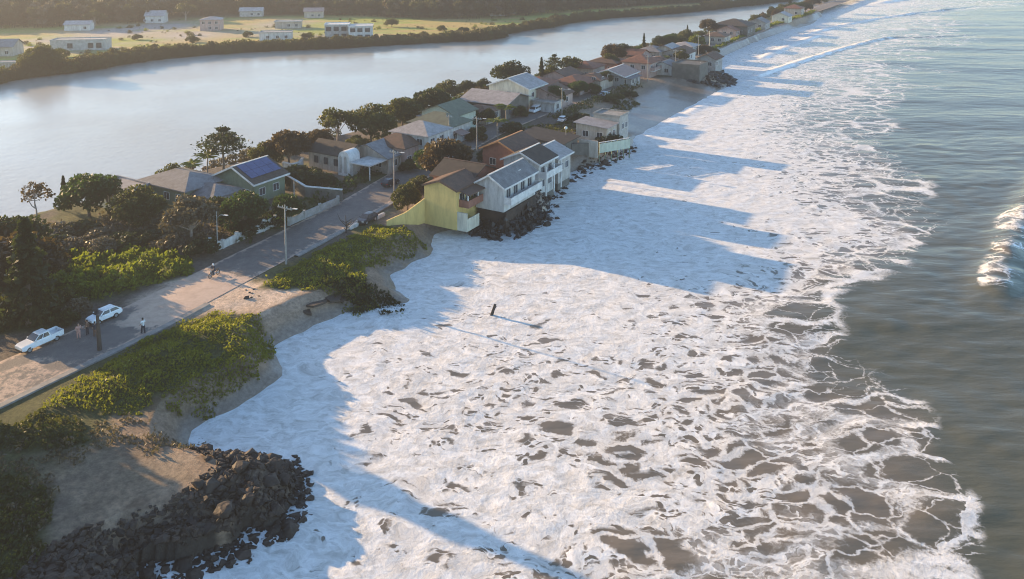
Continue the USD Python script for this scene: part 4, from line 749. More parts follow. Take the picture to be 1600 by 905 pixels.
# ---------------------------------------------------------------- people
def limbs(chains, edge=0.05, smooth=6):
    ms = []
    for pts in chains:
        for (p, r), (q, s) in zip(pts[:-1], pts[1:]):
            ms.append(Manifold.batch_hull([Manifold.sphere(r, 12).translate(tuple(p)), Manifold.sphere(s, 12).translate(tuple(q))]))
    m = Manifold.batch_boolean(ms, OpType.Add).refine_to_length(edge).to_mesh()
    t = trimesh.Trimesh(m.vert_properties[:, :3], m.tri_verts); trimesh.smoothing.filter_taubin(t, iterations=smooth); return t
def person(p, label, rz, top, legs_m, pose='stand', arm_l=(0.12, 0.05), arm_r=(0.1, 0.0), stride=0.08, hair=True, cat='person'):
    x = thing('person', label, cat, p, rz)
    V = lambda *a: np.array(a, float)
    if pose == 'ride':
        hip, knee, ankle, toe = [V(0, s * 0.12, 0.82) for s in (-1, 1)], [V(0.4, s * 0.2, 0.72) for s in (-1, 1)], [V(0.22, s * 0.18, 0.34) for s in (-1, 1)], [V(0.4, s * 0.18, 0.3) for s in (-1, 1)]
        chest, neck, head = V(0.1, 0, 1.22), V(0.14, 0, 1.42), V(0.18, 0, 1.58)
        sh = [V(0.12, s * 0.2, 1.34) for s in (-1, 1)]; el = [V(0.34, s * 0.3, 1.14) for s in (-1, 1)]; wr = [V(0.56, s * 0.3, 1.08) for s in (-1, 1)]
    else:
        hip = [V(0, s * 0.095, 0.88) for s in (-1, 1)]; knee = [V(s * stride * 0.6 + 0.02, s * 0.1, 0.47) for s in (-1, 1)]; ankle = [V(s * stride, s * 0.11, 0.08) for s in (-1, 1)]; toe = [V(s * stride + 0.17, s * 0.13, 0.035) for s in (-1, 1)]
        chest, neck, head = V(0.02, 0, 1.28), V(0.02, 0, 1.48), V(0.05, 0, 1.62)
        sh = [V(0, s * 0.19, 1.4) for s in (-1, 1)]; ar = (arm_l, arm_r)
        el = [V(ar[i][0] * 0.4, s * (0.25 + ar[i][1] * 0.5), 1.12 + ar[i][0] * 0.2) for i, s in enumerate((-1, 1))]; wr = [V(ar[i][0] * 1.6, s * (0.25 + ar[i][1] * 0.2), 0.9 + ar[i][0] * 1.1) for i, s in enumerate((-1, 1))]
    pel = (hip[0] + hip[1]) / 2
    ch = [[(pel, 0.125), ((pel + chest) / 2, 0.12), (chest, 0.145), (neck, 0.06), (head + V(0, 0, -0.03), 0.075)], [(head + V(0, 0, -0.02), 0.082), (head + V(-0.01, 0, 0.05), 0.092)], [(head + V(0.03, 0, -0.08), 0.045), (head + V(0.06, 0, -0.05), 0.04)],
          [(head + V(0.085, 0, 0.03), 0.013), (head + V(0.108, 0, -0.01), 0.016)]]
    for i, s in enumerate((-1, 1)):
        ch += [[(pel, 0.11), (hip[i], 0.1), (knee[i], 0.065), (ankle[i], 0.042)], [(ankle[i] + V(-0.03, 0, -0.02), 0.042), (toe[i], 0.034)], [(chest, 0.1), (sh[i], 0.065), (el[i], 0.046), (wr[i], 0.03)], [(head + V(0, s * 0.09, 0.0), 0.014), (head + V(0, s * 0.095, 0.03), 0.018)]]
        d = wr[i] - el[i]; d /= np.linalg.norm(d); side = np.cross(d, V(0, 1, 0)); side /= np.linalg.norm(side) + 1e-9; inw = V(0, -s, 0)
        palm = wr[i] + d * 0.085; ch.append([(wr[i], 0.028), (wr[i] + d * 0.04, 0.036), (palm, 0.034)])
        for k, ln in enumerate((0.07, 0.082, 0.075, 0.058)):
            b0 = palm + side * (k - 1.5) * 0.021; m0 = b0 + d * ln * 0.55 + inw * 0.01; ch.append([(b0, 0.011), (m0, 0.0095), (m0 + d * ln * 0.4 + inw * 0.025, 0.008)])
        b0 = wr[i] + d * 0.04 - side * 0.03; ch.append([(b0, 0.013), (b0 - side * 0.03 + d * 0.03, 0.011), (b0 - side * 0.035 + d * 0.065, 0.009)])
    part(x, 'body', limbs(ch, 0.025, 4), 'skin', True)
    sh_ch = [[(pel + V(0, 0, 0.03), 0.145), ((pel + chest) / 2, 0.14), (chest, 0.163), (neck - V(0, 0, 0.05), 0.075)]] + [[(chest, 0.12), (sh[i], 0.085), (sh[i] + (el[i] - sh[i]) * 0.75, 0.068)] for i in (0, 1)]
    part(x, 'shirt', limbs(sh_ch, 0.05, 3), top, True)
    part(x, 'trousers', limbs([[(pel, 0.138), (hip[i], 0.118), (knee[i], 0.085), (ankle[i] + (knee[i] - ankle[i]) * 0.12, 0.066)] for i in (0, 1)], 0.05, 3), legs_m, True)
    if hair: part(x, 'hair', limbs([[(head + V(-0.025, 0, 0.05), 0.098), (head + V(-0.04, 0, -0.01), 0.085)]], 0.04, 2), 'hair', True)
    else: part(x, 'helmet', limbs([[(head + V(-0.01, 0, 0.04), 0.135), (head + V(-0.02, 0, -0.02), 0.12)]], 0.05, 2), 'cloth_white', True)
    for i in (0, 1): part(x, 'shoe', limbs([[(ankle[i] + V(-0.03, 0, -0.02), 0.05), (toe[i] + V(0.01, 0, 0), 0.042)]], 0.05, 1), 'rubber', True)
    return x
person(gz(224, 521), 'person in white shirt and dark trousers standing alone on the sand', 150, 'cloth_white', 'cloth_dark', stride=0.12)
person(gz(123, 530), 'person in pinkish clothes standing left of the others near the pickup', -40, 'cloth_pink', 'cloth_pink', arm_r=(0.3, 0.1))
person(gz(137, 524), 'person in brown top and dark trousers beside the one in pinkish clothes', 200, 'cloth_brown', 'cloth_dark')
person(gz(149, 527), 'person in dark clothes standing next to the leaning wooden post', 120, 'cloth_dark', 'cloth_brown', arm_l=(0.35, 0.05))
mb = gz(335, 432); x = thing('motorbike', 'dark motorbike carrying a rider on the sandy road', 'motorbike', mb, 245)
for a in (-0.62, 0.66):
    w = part(x, 'wheel', trimesh.creation.torus(0.27, 0.05, major_sections=20, minor_sections=8).apply_transform(trimesh.transformations.rotation_matrix(math.pi / 2, (1, 0, 0))).apply_translation((a, 0, 0.32)), 'rubber', True)
    part(w, 'hub', trimesh.creation.cylinder(0.16, 0.06, sections=12, transform=trimesh.transformations.rotation_matrix(math.pi / 2, (1, 0, 0))).apply_translation((a, 0, 0.32)), 'metal')
part(x, 'frame', cat_([tube([(-0.62, 0, 0.32), (0.0, 0, 0.42), (0.35, 0, 0.6), (0.5, 0, 0.92)], 0.05, 6), hull(np.array([(-0.1, -0.12, 0.25), (0.25, -0.12, 0.25), (0.25, 0.12, 0.25), (-0.1, 0.12, 0.25), (-0.1, -0.1, 0.55), (0.25, -0.1, 0.55), (0.25, 0.1, 0.55), (-0.1, 0.1, 0.55)]))]), 'metal')
part(x, 'fuel_tank', limbs([[(V, r) for V, r in ((np.array([0.05, 0, 0.72]), 0.1), (np.array([0.38, 0, 0.8]), 0.13))]], 0.05, 2), 'car_dark', True)
part(x, 'seat', hull([(-0.7, -0.09, 0.72), (-0.7, 0.09, 0.72), (0.08, -0.13, 0.7), (0.08, 0.13, 0.7), (-0.7, -0.09, 0.8), (-0.7, 0.09, 0.8), (0.05, -0.12, 0.77), (0.05, 0.12, 0.77)]), 'rubber')
part(x, 'fork', cat_([tube([(0.66, s * 0.09, 0.32), (0.46, s * 0.09, 1.0)], 0.025, 6) for s in (-1, 1)]), 'metal')
part(x, 'handlebar', tube([(0.42, -0.36, 1.06), (0.47, -0.2, 1.04), (0.47, 0.2, 1.04), (0.42, 0.36, 1.06)], 0.02, 6), 'metal')
part(x, 'headlight', trimesh.creation.icosphere(1, 0.09).apply_translation((0.58, 0, 0.92)), 'lamp_glass', True)
person(mb + np.array([0, 0, 0.02]), 'rider with pale helmet sitting on the dark motorbike', 245, 'cloth_dark', 'cloth_dark', pose='ride', hair=False)

# ---------------------------------------------------------------- boulders
def rock_mesh(seed, flat=0.75):
    r = np.random.default_rng(seed); pts = r.normal(size=(16, 3)); pts /= np.linalg.norm(pts, axis=1, keepdims=True); pts *= r.uniform(0.78, 1.1, (16, 1)); pts[:, 2] *= flat
    m = hull(pts).subdivide().subdivide(); v = m.vertices; m.vertices = v * (1 + 0.16 * (fbm(v * 1.6 + seed, 3, seed) - 0.5))[:, None]; return m
ROCKSRC = []
for k in range(5):
    s = source('boulder_source' + ('' if k == 0 else f'_{k:03d}')); part(s, 'stone', rock_mesh(k + 3, 0.6 + 0.1 * k), 'rock' if k < 4 else 'rock_wet', 30); ROCKSRC.append(s)
rg = np.random.default_rng(5)
def scatter_rocks(poly, n, smin, smax, label, group, seed, kinds=(0, 1, 2, 3), minsep=0.55, lift=0.15, where=None):
    r = np.random.default_rng(seed); pg = Polygon(poly); x0, y0, x1, y1 = pg.bounds; done = []; tries = 0
    while len(done) < n and tries < n * 60:
        tries += 1; p = np.array([r.uniform(x0, x1), r.uniform(y0, y1)])
        s = smin + (smax - smin) * r.random() ** 2.2
        if not pg.contains(Point(p)) or any(np.hypot(*(p - q)) < minsep * (s + t) for q, t in done): continue
        done.append((p, s)); z = max(float(land_height(p)[0]), 0.0) + s * lift
        label, group = where(p) if where else (label, group)
        copy(ROCKSRC[kinds[r.integers(len(kinds))]], 'boulder', label, 'boulder', (p[0], p[1], z), r.uniform(0, 360), np.array([s * r.uniform(0.85, 1.3), s, s * r.uniform(0.75, 1.1)]), group)
rockpoly = Polygon(ROCKS).buffer(0.4)
def groyne_place(p):
    if np.hypot(*(p - at(450, 740, 1)[:2])) < 4.5: return 'dark brown boulder at the seaward tip of the near rock groyne', 'boulders at the tip of the groyne'
    d = dist_line(p[None], SHORE)[0][0]
    if d < 1.6: return 'dark boulder at the waterline of the near rock groyne, beside the foam', 'boulders at the waterline of the groyne'
    if d > 4.6: return 'dark brown boulder on the land side of the near rock groyne, beside bare ground', 'boulders on the land side of the groyne'
    return 'rough dark brown boulder on the crest of the near rock groyne', 'boulders on the crest of the groyne'
scatter_rocks(np.array(rockpoly.exterior.coords), 205, 0.22, 0.95, 'rough dark brown boulder of the rock groyne at the bottom left', 'boulders of the near rock groyne', 1, where=groyne_place)
edge = Polygon(ROCKS).difference(Polygon(ROCKS).buffer(-1.2)); edge = edge.intersection(Polygon(at2([(470, 700), (700, 700), (500, 900), (200, 900), (300, 690)], 0.3)))
scatter_rocks(at2([(440, 708), (468, 720), (474, 735), (455, 735)], 0.2), 4, 0.35, 0.75, 'wet dark rock lying alone in the foam off the groyne tip', 'rocks off the groyne tip', 2, (4,))
scatter_rocks(at2([(745, 345), (790, 335), (836, 330), (868, 300), (905, 268), (918, 270), (885, 298), (868, 325), (878, 340), (850, 353), (790, 360), (740, 360)], 0.4), 50, 0.3, 0.85, 'dark wet rock in the surf below the white sea-edge houses', 'rocks below the white sea-edge houses', 3, (0, 3, 4))
scatter_rocks(at2([(868, 298), (905, 262), (945, 248), (985, 230), (996, 224), (990, 240), (950, 258), (915, 275)], 0.4), 28, 0.35, 0.9, 'dark rock at the foot of the green fence', 'rocks at the foot of the green fence', 4, (0, 3, 4))
scatter_rocks(at2([(1068, 124), (1100, 112), (1120, 110), (1148, 122), (1148, 130), (1122, 135), (1080, 132)], 0.6), 28, 0.8, 1.7, 'black boulder of the small headland before the bay', 'boulders of the bay headland', 5, (0, 3, 4))
scatter_rocks(at2([(380, 458), (400, 455), (412, 470), (395, 478), (375, 472)], 2.0), 7, 0.15, 0.4, 'small brown lump of broken ground on the washed sand', 'lumps on the washed sand', 6, (0, 1, 2))

# ---------------------------------------------------------------- debris of the washed-out road
def slab(pts, th, name, label, cat, m, z, tilt=(0, 0)):
    c = at(*np.mean(pts, 0), z); x = thing(name, label, cat, c); q = at2(pts, z) - c[:2]
    zz = q @ np.array(tilt); top = np.c_[q, zz + 0.15]; part(x, 'broken_slab' if 'slab' in name else 'piece', hull(np.vstack([top, np.c_[q * 0.96, zz + 0.15 - th]])), m); return x
for pts, z, tilt, lab in (([(478, 480), (500, 466), (515, 465), (508, 474), (490, 482)], 1.55, (0.02, -0.12), 'dark broken slab of undermined road on the sand edge'), ([(508, 468), (522, 460), (534, 462), (530, 469), (516, 472)], 1.5, (-0.1, 0.05), 'dark road slab leaning at the foot of the far dune plants'),
                          ([(470, 482), (484, 484), (487, 490), (474, 489)], 1.15, (-0.15, 0.1), 'small tilted dark slab fallen below the broken road edge'), ([(528, 464), (540, 466), (538, 471), (526, 470)], 1.2, (0.12, 0.05), 'small dark slab nearest the foam of the broken road')):
    slab(pts, 0.28, 'asphalt_slab', lab, 'broken slab', 'dark_wood', z, tilt)
p = at(769, 492, 0.2); x = thing('drift_beam', 'dark wooden beam sticking up out of the foam', 'beam', p)
part(x, 'timber', hull(np.array([(a, b, c) for a, c in ((-0.35, -0.3), (0.02, -0.4), (0.5, 1.25), (0.22, 1.3)) for b in (-0.14, 0.14)])), 'dark_wood')
part(x, 'branch_stub', tube([(0.2, 0, 0.7), (0.55, 0.1, 1.0)], [0.07, 0.03], 5), 'dark_wood')
def dead_shrub(px, py, h, label, seed, name='dead_shrub', m='dark_wood', n=9):
    r = np.random.default_rng(seed); x = thing(name, label, 'dead shrub', gz(px, py))
    part(x, 'stem', tube([(0, 0, -0.3), (0.05, 0, h * 0.4), (-0.1, 0.1, h)], [0.16, 0.1, 0.03], 6), m)
    for _ in range(n):
        a, z = r.uniform(0, 6.28), r.uniform(0.1, 0.6) * h; l = r.uniform(0.4, 0.9) * h; d = np.array([math.cos(a), math.sin(a)])
        part(x, 'branch', tube([(0, 0, z), (*(d * l * 0.5), z + l * 0.35), (*(d * l * 0.8), z + l * r.uniform(0.3, 0.9))], [0.07, 0.05, 0.015], 5), m)
dead_shrub(541, 364, 2.6, 'dark bare shrub on the kerb left of the dark car', 3)

# ---------------------------------------------------------------- foliage
def leaves(centres, size, rng, flat=0.0, aspect=1.6):
    """One quad (two triangles) per leaf or leaf spray, turned at random."""
    n = len(centres); a = rng.normal(size=(n, 3)); a[:, 2] *= 1 - flat; a /= np.linalg.norm(a, axis=1, keepdims=True); b = rng.normal(size=(n, 3)); b[:, 2] *= 1 - flat
    b -= a * (a * b).sum(1, keepdims=True); b /= np.linalg.norm(b, axis=1, keepdims=True) + 1e-9
    s = size * rng.uniform(0.6, 1.3, (n, 1)); a, b = a * s * aspect * 0.5, b * s * 0.5
    v = np.stack([centres - a, centres + b * 0.9, centres + a, centres - b * 0.9], 1).reshape(-1, 3); q = np.arange(n) * 4
    return trimesh.Trimesh(v, np.vstack([np.stack([q, q + 1, q + 2], 1), np.stack([q, q + 2, q + 3], 1)]), process=False)
def in_clumps(clumps, n, rng, hollow=0.55):
    c = np.array([c[:3] for c in clumps]); r = np.array([c[3] for c in clumps]); w = r ** 2 / (r ** 2).sum(); k = rng.choice(len(c), n, p=w)
    d = rng.normal(size=(n, 3)); d /= np.linalg.norm(d, axis=1, keepdims=True); rad = (hollow + (1 - hollow) * rng.random((n, 1)) ** 0.5) * r[k, None]
    return c[k] + d * rad * np.array([1, 1, 0.8])
def tree_source(name, seed, H, R, leafm, n, size, kind='round', bark='bark', clumps=14):
    rng = np.random.default_rng(seed); s = source(name); trunks, cl = [], []
    if kind in ('round', 'loose', 'bush'):
        t0 = {'round': 0.22, 'loose': 0.3, 'bush': 0.05}[kind] * H
        trunks.append(tube([(0, 0, -0.5), (0.1, 0.05, t0), (0.0, 0.1, H * 0.6)], [0.05 * H ** 0.9, 0.035 * H ** 0.9, 0.05], 7))
        for i in range(clumps):
            a = i * 2.4 + rng.uniform(-0.4, 0.4); q = math.sqrt((i + 0.5) / clumps) * 0.78 * R
            top = H - (q / R) ** 2 * (H - t0) * 0.6; z = top - rng.uniform(0.12, 0.5) * (H - t0) * (0.9 if kind != 'loose' else 0.75)
            r = R * rng.uniform(0.26, 0.44) * (0.85 if kind == 'loose' else 1.0); cl.append((q * math.cos(a), q * math.sin(a), max(z, r * 0.7), r))
        for c in cl[::2]: trunks.append(tube([(0.05, 0.05, t0 * 0.9), (c[0] * 0.5, c[1] * 0.5, (t0 + c[2]) * 0.5), c[:3]], [0.09, 0.06, 0.02], 5))
        pts = in_clumps(cl, n, rng, 0.5 if kind != 'loose' else 0.2); pts = pts[pts[:, 2] > 0.05]
        lm = leaves(pts, size, rng)
    elif kind == 'umbrella':
        trunks.append(tube([(0, 0, -0.5), (0.1, 0, H * 0.5), (0, 0, H * 0.95)], [0.24, 0.17, 0.05], 7)); pts = []
        for z, rr in ((0.62, 1.0), (0.75, 0.85), (0.87, 0.5), (1.0, 0.22)):
            for a in np.arange(0, 6.28, 6.28 / 7) + rng.uniform(0, 1):
                e = rr * R * rng.uniform(0.75, 1.1); trunks.append(tube([(0, 0, z * H - 0.5), (e * math.cos(a), e * math.sin(a), z * H)], [0.06, 0.02], 5))
                c = np.array([e * math.cos(a) * 0.7, e * math.sin(a) * 0.7, z * H]); m = n // 28
                pts.append(c + rng.normal(size=(m, 3)) * np.array([e * 0.28, e * 0.28, 0.13]))
        lm = leaves(np.vstack(pts), size, rng, 0.5)
    elif kind == 'cone':
        trunks.append(tube([(0, 0, -0.5), (0, 0, H * 0.97)], [0.05 * H ** 0.8, 0.02], 7)); u = rng.random(n) ** 0.7
        a = rng.uniform(0, 6.28, n); tier = 0.75 + 0.25 * np.cos(u * 40); rad = R * (1 - u) ** 0.8 * tier * rng.uniform(0.35, 1, n) + 0.1
        lm = leaves(np.c_[rad * np.cos(a), rad * np.sin(a), 0.1 * H + u * 0.9 * H - rad * 0.15], size, rng)
    elif kind == 'bare':
        def grow(p, d, l, r, lev):
            q = p + d * l; trunks.append(tube([p, (p + q) / 2 + rng.normal(size=3) * 0.06 * l, q], [r, r * 0.85, r * 0.62], 5 if lev else 7))
            if lev < 4:
                for _ in range(3 if lev < 3 else 4):
                    e = d + rng.normal(size=3) * np.array([0.75, 0.75, 0.28]); e[2] = max(e[2], -0.05); grow(q, e / np.linalg.norm(e), l * rng.uniform(0.55, 0.8), r * 0.58, lev + 1)
            else: tips.append(q)
        tips = []; grow(np.array([0, 0, -0.3]), np.array([0.04, 0, 1.0]), H * 0.38, 0.16, 0); tips = np.array(tips)
        lm = leaves(tips[rng.choice(len(tips), n)] + rng.normal(size=(n, 3)) * 0.22, size, rng)
    elif kind == 'palm':
        trunks.append(tube([(0, 0, -0.5), (0.15, 0, H * 0.45), (0.0, 0.1, H * 0.8)], [0.17, 0.12, 0.1], 7)); v, f = [], []
        for i in range(30):
            a = i * 2.4; up = rng.uniform(0.15, 1.1); d = np.array([math.cos(a), math.sin(a), 0]); L = R * rng.uniform(0.8, 1.1); sd = np.array([-d[1], d[0], 0]); n0 = len(v)
            for k in range(6):
                t = k / 5; p = np.array([0, 0.1, H * 0.8]) + d * L * t + np.array([0, 0, 1]) * (up * L * (t - 0.8 * t * t * (1.4 - up * 0.3))); w = 0.28 * math.sin(math.pi * min(1, 0.12 + t * 0.88)) + 0.02
                v += [p - sd * w - np.array([0, 0, w * 0.5]), p, p + sd * w - np.array([0, 0, w * 0.5])]
                if k: b = n0 + 3 * k; f += [[b - 3, b, b + 1], [b - 3, b + 1, b - 2], [b - 2, b + 1, b + 2], [b - 2, b + 2, b - 1]]
        lm = trimesh.Trimesh(np.array(v), np.array(f), process=False)
    part(s, 'trunk', cat_(trunks), bark, True); part(s, 'crown', lm, leafm)
    return s
TR = {
 'round_green': tree_source('round_tree_source', 1, 6.0, 4.0, 'leaf_green', 5200, 0.34, 'round', clumps=22),
 'round_olive': tree_source('olive_tree_source', 2, 6.0, 4.2, 'leaf_olive', 4200, 0.36, 'round', clumps=18),
 'round_brown': tree_source('brown_tree_source', 3, 6.5, 4.6, 'leaf_brown', 4000, 0.4, 'loose', clumps=20),
 'round_dark': tree_source('dark_tree_source', 4, 6.5, 4.2, 'leaf_dark', 4600, 0.36, 'round', clumps=18),
 'loose': tree_source('loose_tree_source', 5, 7.0, 4.2, 'leaf_olive', 1700, 0.4, 'loose', 'pale_bark', clumps=15),
 'dry': tree_source('dry_tree_source', 6, 5.5, 3.6, 'leaf_dry', 2600, 0.34, 'loose', 'pale_bark', clumps=16),
 'bare': tree_source('bare_tree_source', 7, 6.0, 3.5, 'leaf_brown', 420, 0.28, 'bare', 'pale_bark'),
 'umbrella': tree_source('umbrella_tree_source', 8, 8.0, 4.0, 'leaf_dark', 2400, 0.34, 'umbrella'),
 'cone': tree_source('conifer_source', 9, 8.0, 2.0, 'leaf_dark', 2600, 0.34, 'cone'),
 'tall': tree_source('tall_pine_source', 10, 10.0, 2.6, 'leaf_dark', 1900, 0.42, 'cone'),
 'palm': tree_source('palm_source', 11, 6.0, 2.6, 'leaf_bright', 0, 0, 'palm', 'pale_bark'),
 'bush': tree_source('bush_source', 12, 2.6, 2.2, 'leaf_olive', 1500, 0.3, 'bush', clumps=10),
 'bush_bright': tree_source('bright_bush_source', 13, 2.2, 2.2, 'leaf_bright', 1700, 0.28, 'bush', clumps=10),
 'bush_dry': tree_source('dry_bush_source', 14, 2.4, 2.2, 'leaf_dry', 1200, 0.3, 'bush', 'pale_bark', clumps=10),
 'bush_dark': tree_source('dark_bush_source', 15, 2.6, 2.4, 'leaf_dark', 1500, 0.32, 'bush', clumps=10)}
BASE = {'round_green': 6.0, 'round_olive': 6.0, 'round_brown': 6.5, 'round_dark': 6.5, 'loose': 7.0, 'dry': 5.5, 'bare': 6.0, 'umbrella': 8.0, 'cone': 8.0, 'tall': 10.0, 'palm': 6.0, 'bush': 2.6, 'bush_bright': 2.2, 'bush_dry': 2.4, 'bush_dark': 2.6}
rt = np.random.default_rng(77)
def tree(px, py, kind, h, label, wide=1.0, name=None, group=None, cat=None, p=None):
    p = gz(px, py) if p is None else p; s = h / BASE[kind]
    nm = name or ('bush' if kind.startswith('bush') else 'palm_tree' if kind == 'palm' else 'pine_tree' if kind in ('cone', 'tall') else 'tree')
    copy(TR[kind], nm, label, cat or nm.replace('_', ' '), p, rt.uniform(0, 360), (s * wide, s * wide, s), group)
tree(58, 348, 'bare', 6.6, 'nearly bare tree with spreading branches against the river')
tree(140, 338, 'round_green', 6.6, 'round dense green tree beside the low cream house')
tree(101, 330, 'cone', 5.6, 'narrow dark conifer left of the round green tree', 0.7)
tree(213, 352, 'round_olive', 5.6, 'yellowish-brown rounded tree in front of the wide low house', 1.1)
tree(300, 378, 'dry', 6.2, 'pale dry loose tree beside the white roadside wall', 1.0)
tree(378, 362, 'round_green', 5.8, 'dark green tree in front of the solar house', 0.95)
tree(345, 352, 'round_dark', 4.4, 'low dark tree between the dry tree and the solar house', 0.95)
tree(450, 352, 'round_green', 4.8, 'slender green tree behind the pale roadside pole', 0.7)
tree(350, 276, 'umbrella', 8.6, 'flat-topped layered tree behind the solar house', 1.0)
tree(300, 294, 'palm', 5.2, 'yellow-green palm left of the solar house roof', 1.0)
tree(325, 282, 'palm', 5.6, 'yellow-green palm right behind the solar house gable', 1.1)
tree(452, 260, 'round_brown', 6.4, 'reddish-brown spreading tree behind the beige house with stair tower', 1.0)
tree(528, 224, 'loose', 7.4, 'thin see-through tree over the river behind the beige house', 0.95)
tree(580, 222, 'round_olive', 7.6, 'large sunlit olive tree behind the lavender-grey roof', 1.05)
tree(628, 198, 'round_olive', 6.4, 'olive tree behind the tall white house', 1.1)
tree(674, 182, 'round_dark', 7.0, 'dark green tree behind the pale green gable', 1.15)
tree(640, 190, 'round_dark', 5.6, 'smaller dark tree left of the pale green gable', 1.0)
tree(697, 288, 'round_brown', 7.6, 'big brown and green tree at the road behind the yellow house', 0.95)
tree(676, 282, 'round_green', 6.2, 'green half of the tree pair at the road behind the yellow house', 0.75)
tree(637, 330, 'round_olive', 4.4, 'small olive tree left of the yellow house at the roadside', 0.8)
tree(798, 136, 'round_dark', 7.4, 'dark broad tree behind the cream gable', 1.1)
tree(755, 146, 'round_dark', 4.4, 'small dark tree at the left end of the cream gable', 0.8)
tree(846, 130, 'cone', 7.6, 'small pointed conifer behind the brown-roofed pink house', 0.8)
tree(866, 126, 'umbrella', 7.6, 'dark layered tree right of the small conifer', 0.8)
tree(893, 124, 'loose', 7.0, 'pale loose tree behind the long red roof', 0.9)
tree(862, 128, 'round_olive', 4.6, 'olive bush tree under the dark layered tree', 1.0)
tree(790, 204, 'palm', 6.4, 'sunlit palm before the large pale roof', 1.0)
tree(778, 222, 'palm', 5.6, 'lower yellow-green palm beside the orange-edged roof', 1.15)
tree(868, 168, 'round_green', 5.6, 'dark green tree right of the white garage', 0.7)
tree(896, 152, 'round_green', 3.8, 'green hedge tree before the long pink house', 1.0)
tree(925, 146, 'bush', 2.6, 'bush on the sand before the long pink house', 1.2)
tree(958, 104, 'round_brown', 7.2, 'dark brown tree behind the pinkish gabled roof', 0.85)
tree(975, 98, 'round_dark', 6.6, 'dark tree touching the river behind the pinkish gabled roof', 0.8)
tree(1006, 84, 'cone', 7.5, 'lone dark slim tree on the river side of the pink balcony house', 0.6)
tree(1030, 76, 'round_dark', 5.0, 'dark round tree left of the pale far roof', 0.8)
tree(1072, 66, 'round_olive', 5.0, 'olive tree among far gardens below the river bend', 1.0)
tree(1052, 70, 'round_green', 4.6, 'green tree left of the olive one in the far gardens', 1.0)
tree(1086, 70, 'bush_bright', 3.6, 'bright green bush beside the tall lamp pole', 1.2)
tree(1074, 58, 'cone', 5.6, 'small dark pointed tree on the far river bank of the spit', 0.7)
tree(1107, 56, 'round_brown', 7.0, 'brown round tree left of the large dark hipped house', 0.9)
tree(1122, 54, 'bush', 3.6, 'olive bush below the brown round tree far along the spit', 1.3)
tree(1207, 30, 'round_dark', 6.6, 'dark tree near the narrow end of the spit', 0.7)
tree(1234, 22, 'cone', 10.0, 'tall dark pine at the narrow end of the spit', 0.7)
tree(1245, 22, 'round_green', 6.6, 'green tree right of the tall far pine', 1.0)
tree(1270, 14, 'round_brown', 7.0, 'brownish tree at the far tip of the spit', 1.0)
tree(960, 160, 'bush', 2.2, 'low bush at the edge of the bay beach', 1.6)
tree(985, 152, 'bush_dark', 1.8, 'low dark bush before the bay beach lean-to', 1.5)
tree(800, 208, 'bush_dark', 2.4, 'dark bush on the verge left of the dark-roofed low building', 1.3)
tree(905, 190, 'bush_dark', 2.2, 'dark bush behind the dark-roofed low building', 1.4)
tree(950, 222, 'bush_dark', 2.2, 'dark green shrub between beige house and green fence', 1.4)
tree(745, 218, 'bush', 2.6, 'olive bush at the foot of the pale pole by the palm', 1.2)
tree(480, 290, 'bush_dark', 3.0, 'dark hedge bush behind the white coping, near the beige house', 1.3)
tree(458, 288, 'bush_dark', 3.2, 'dark hedge bush behind the white coping, next to the solar roof', 1.2)
tree(502, 292, 'bush_dark', 2.6, 'dark hedge bush at the right end of the white coping', 1.2)
tree(640, 268, 'bush', 2.0, 'low olive bush before the tall white house', 1.2)
for i, (px, py, k, h, wd) in enumerate(((905, 150, 'round_green', 4.2, .9), (945, 136, 'round_dark', 4.6, .8), (952, 112, 'round_olive', 5.6, .9), (1000, 110, 'round_dark', 5.0, .8), (1020, 108, 'bush', 2.6, 1.2), (1040, 108, 'round_green', 4.4, .9), (1064, 98, 'round_olive', 4.6, .9), (1060, 110, 'bush_dark', 2.4, 1.3),
    (1100, 92, 'round_brown', 5.0, .9), (1112, 86, 'bush', 2.8, 1.3), (1046, 74, 'round_green', 5.0, 1.0), (1062, 74, 'round_olive', 4.6, 1.0), (1094, 66, 'round_olive', 4.6, .9), (1140, 50, 'round_green', 5.0, 1.0), (1182, 40, 'round_olive', 5.0, 1.0), (1214, 32, 'round_brown', 5.4, 1.0), (1222, 24, 'round_olive', 6.0, 1.0), (1258, 20, 'round_dark', 6.0, 1.0), (1284, 6, 'round_olive', 7.0, 1.0), (1300, 0, 'round_brown', 7.0, 1.0))):
    tree(px, py, k, h, {'bush': 'olive bush', 'bush_dark': 'dark bush', 'round_green': 'green tree', 'round_olive': 'olive tree', 'round_brown': 'brownish tree', 'round_dark': 'dark tree'}[k] + ' standing among the far houses of the spit', wd, group='greenery among the far houses')
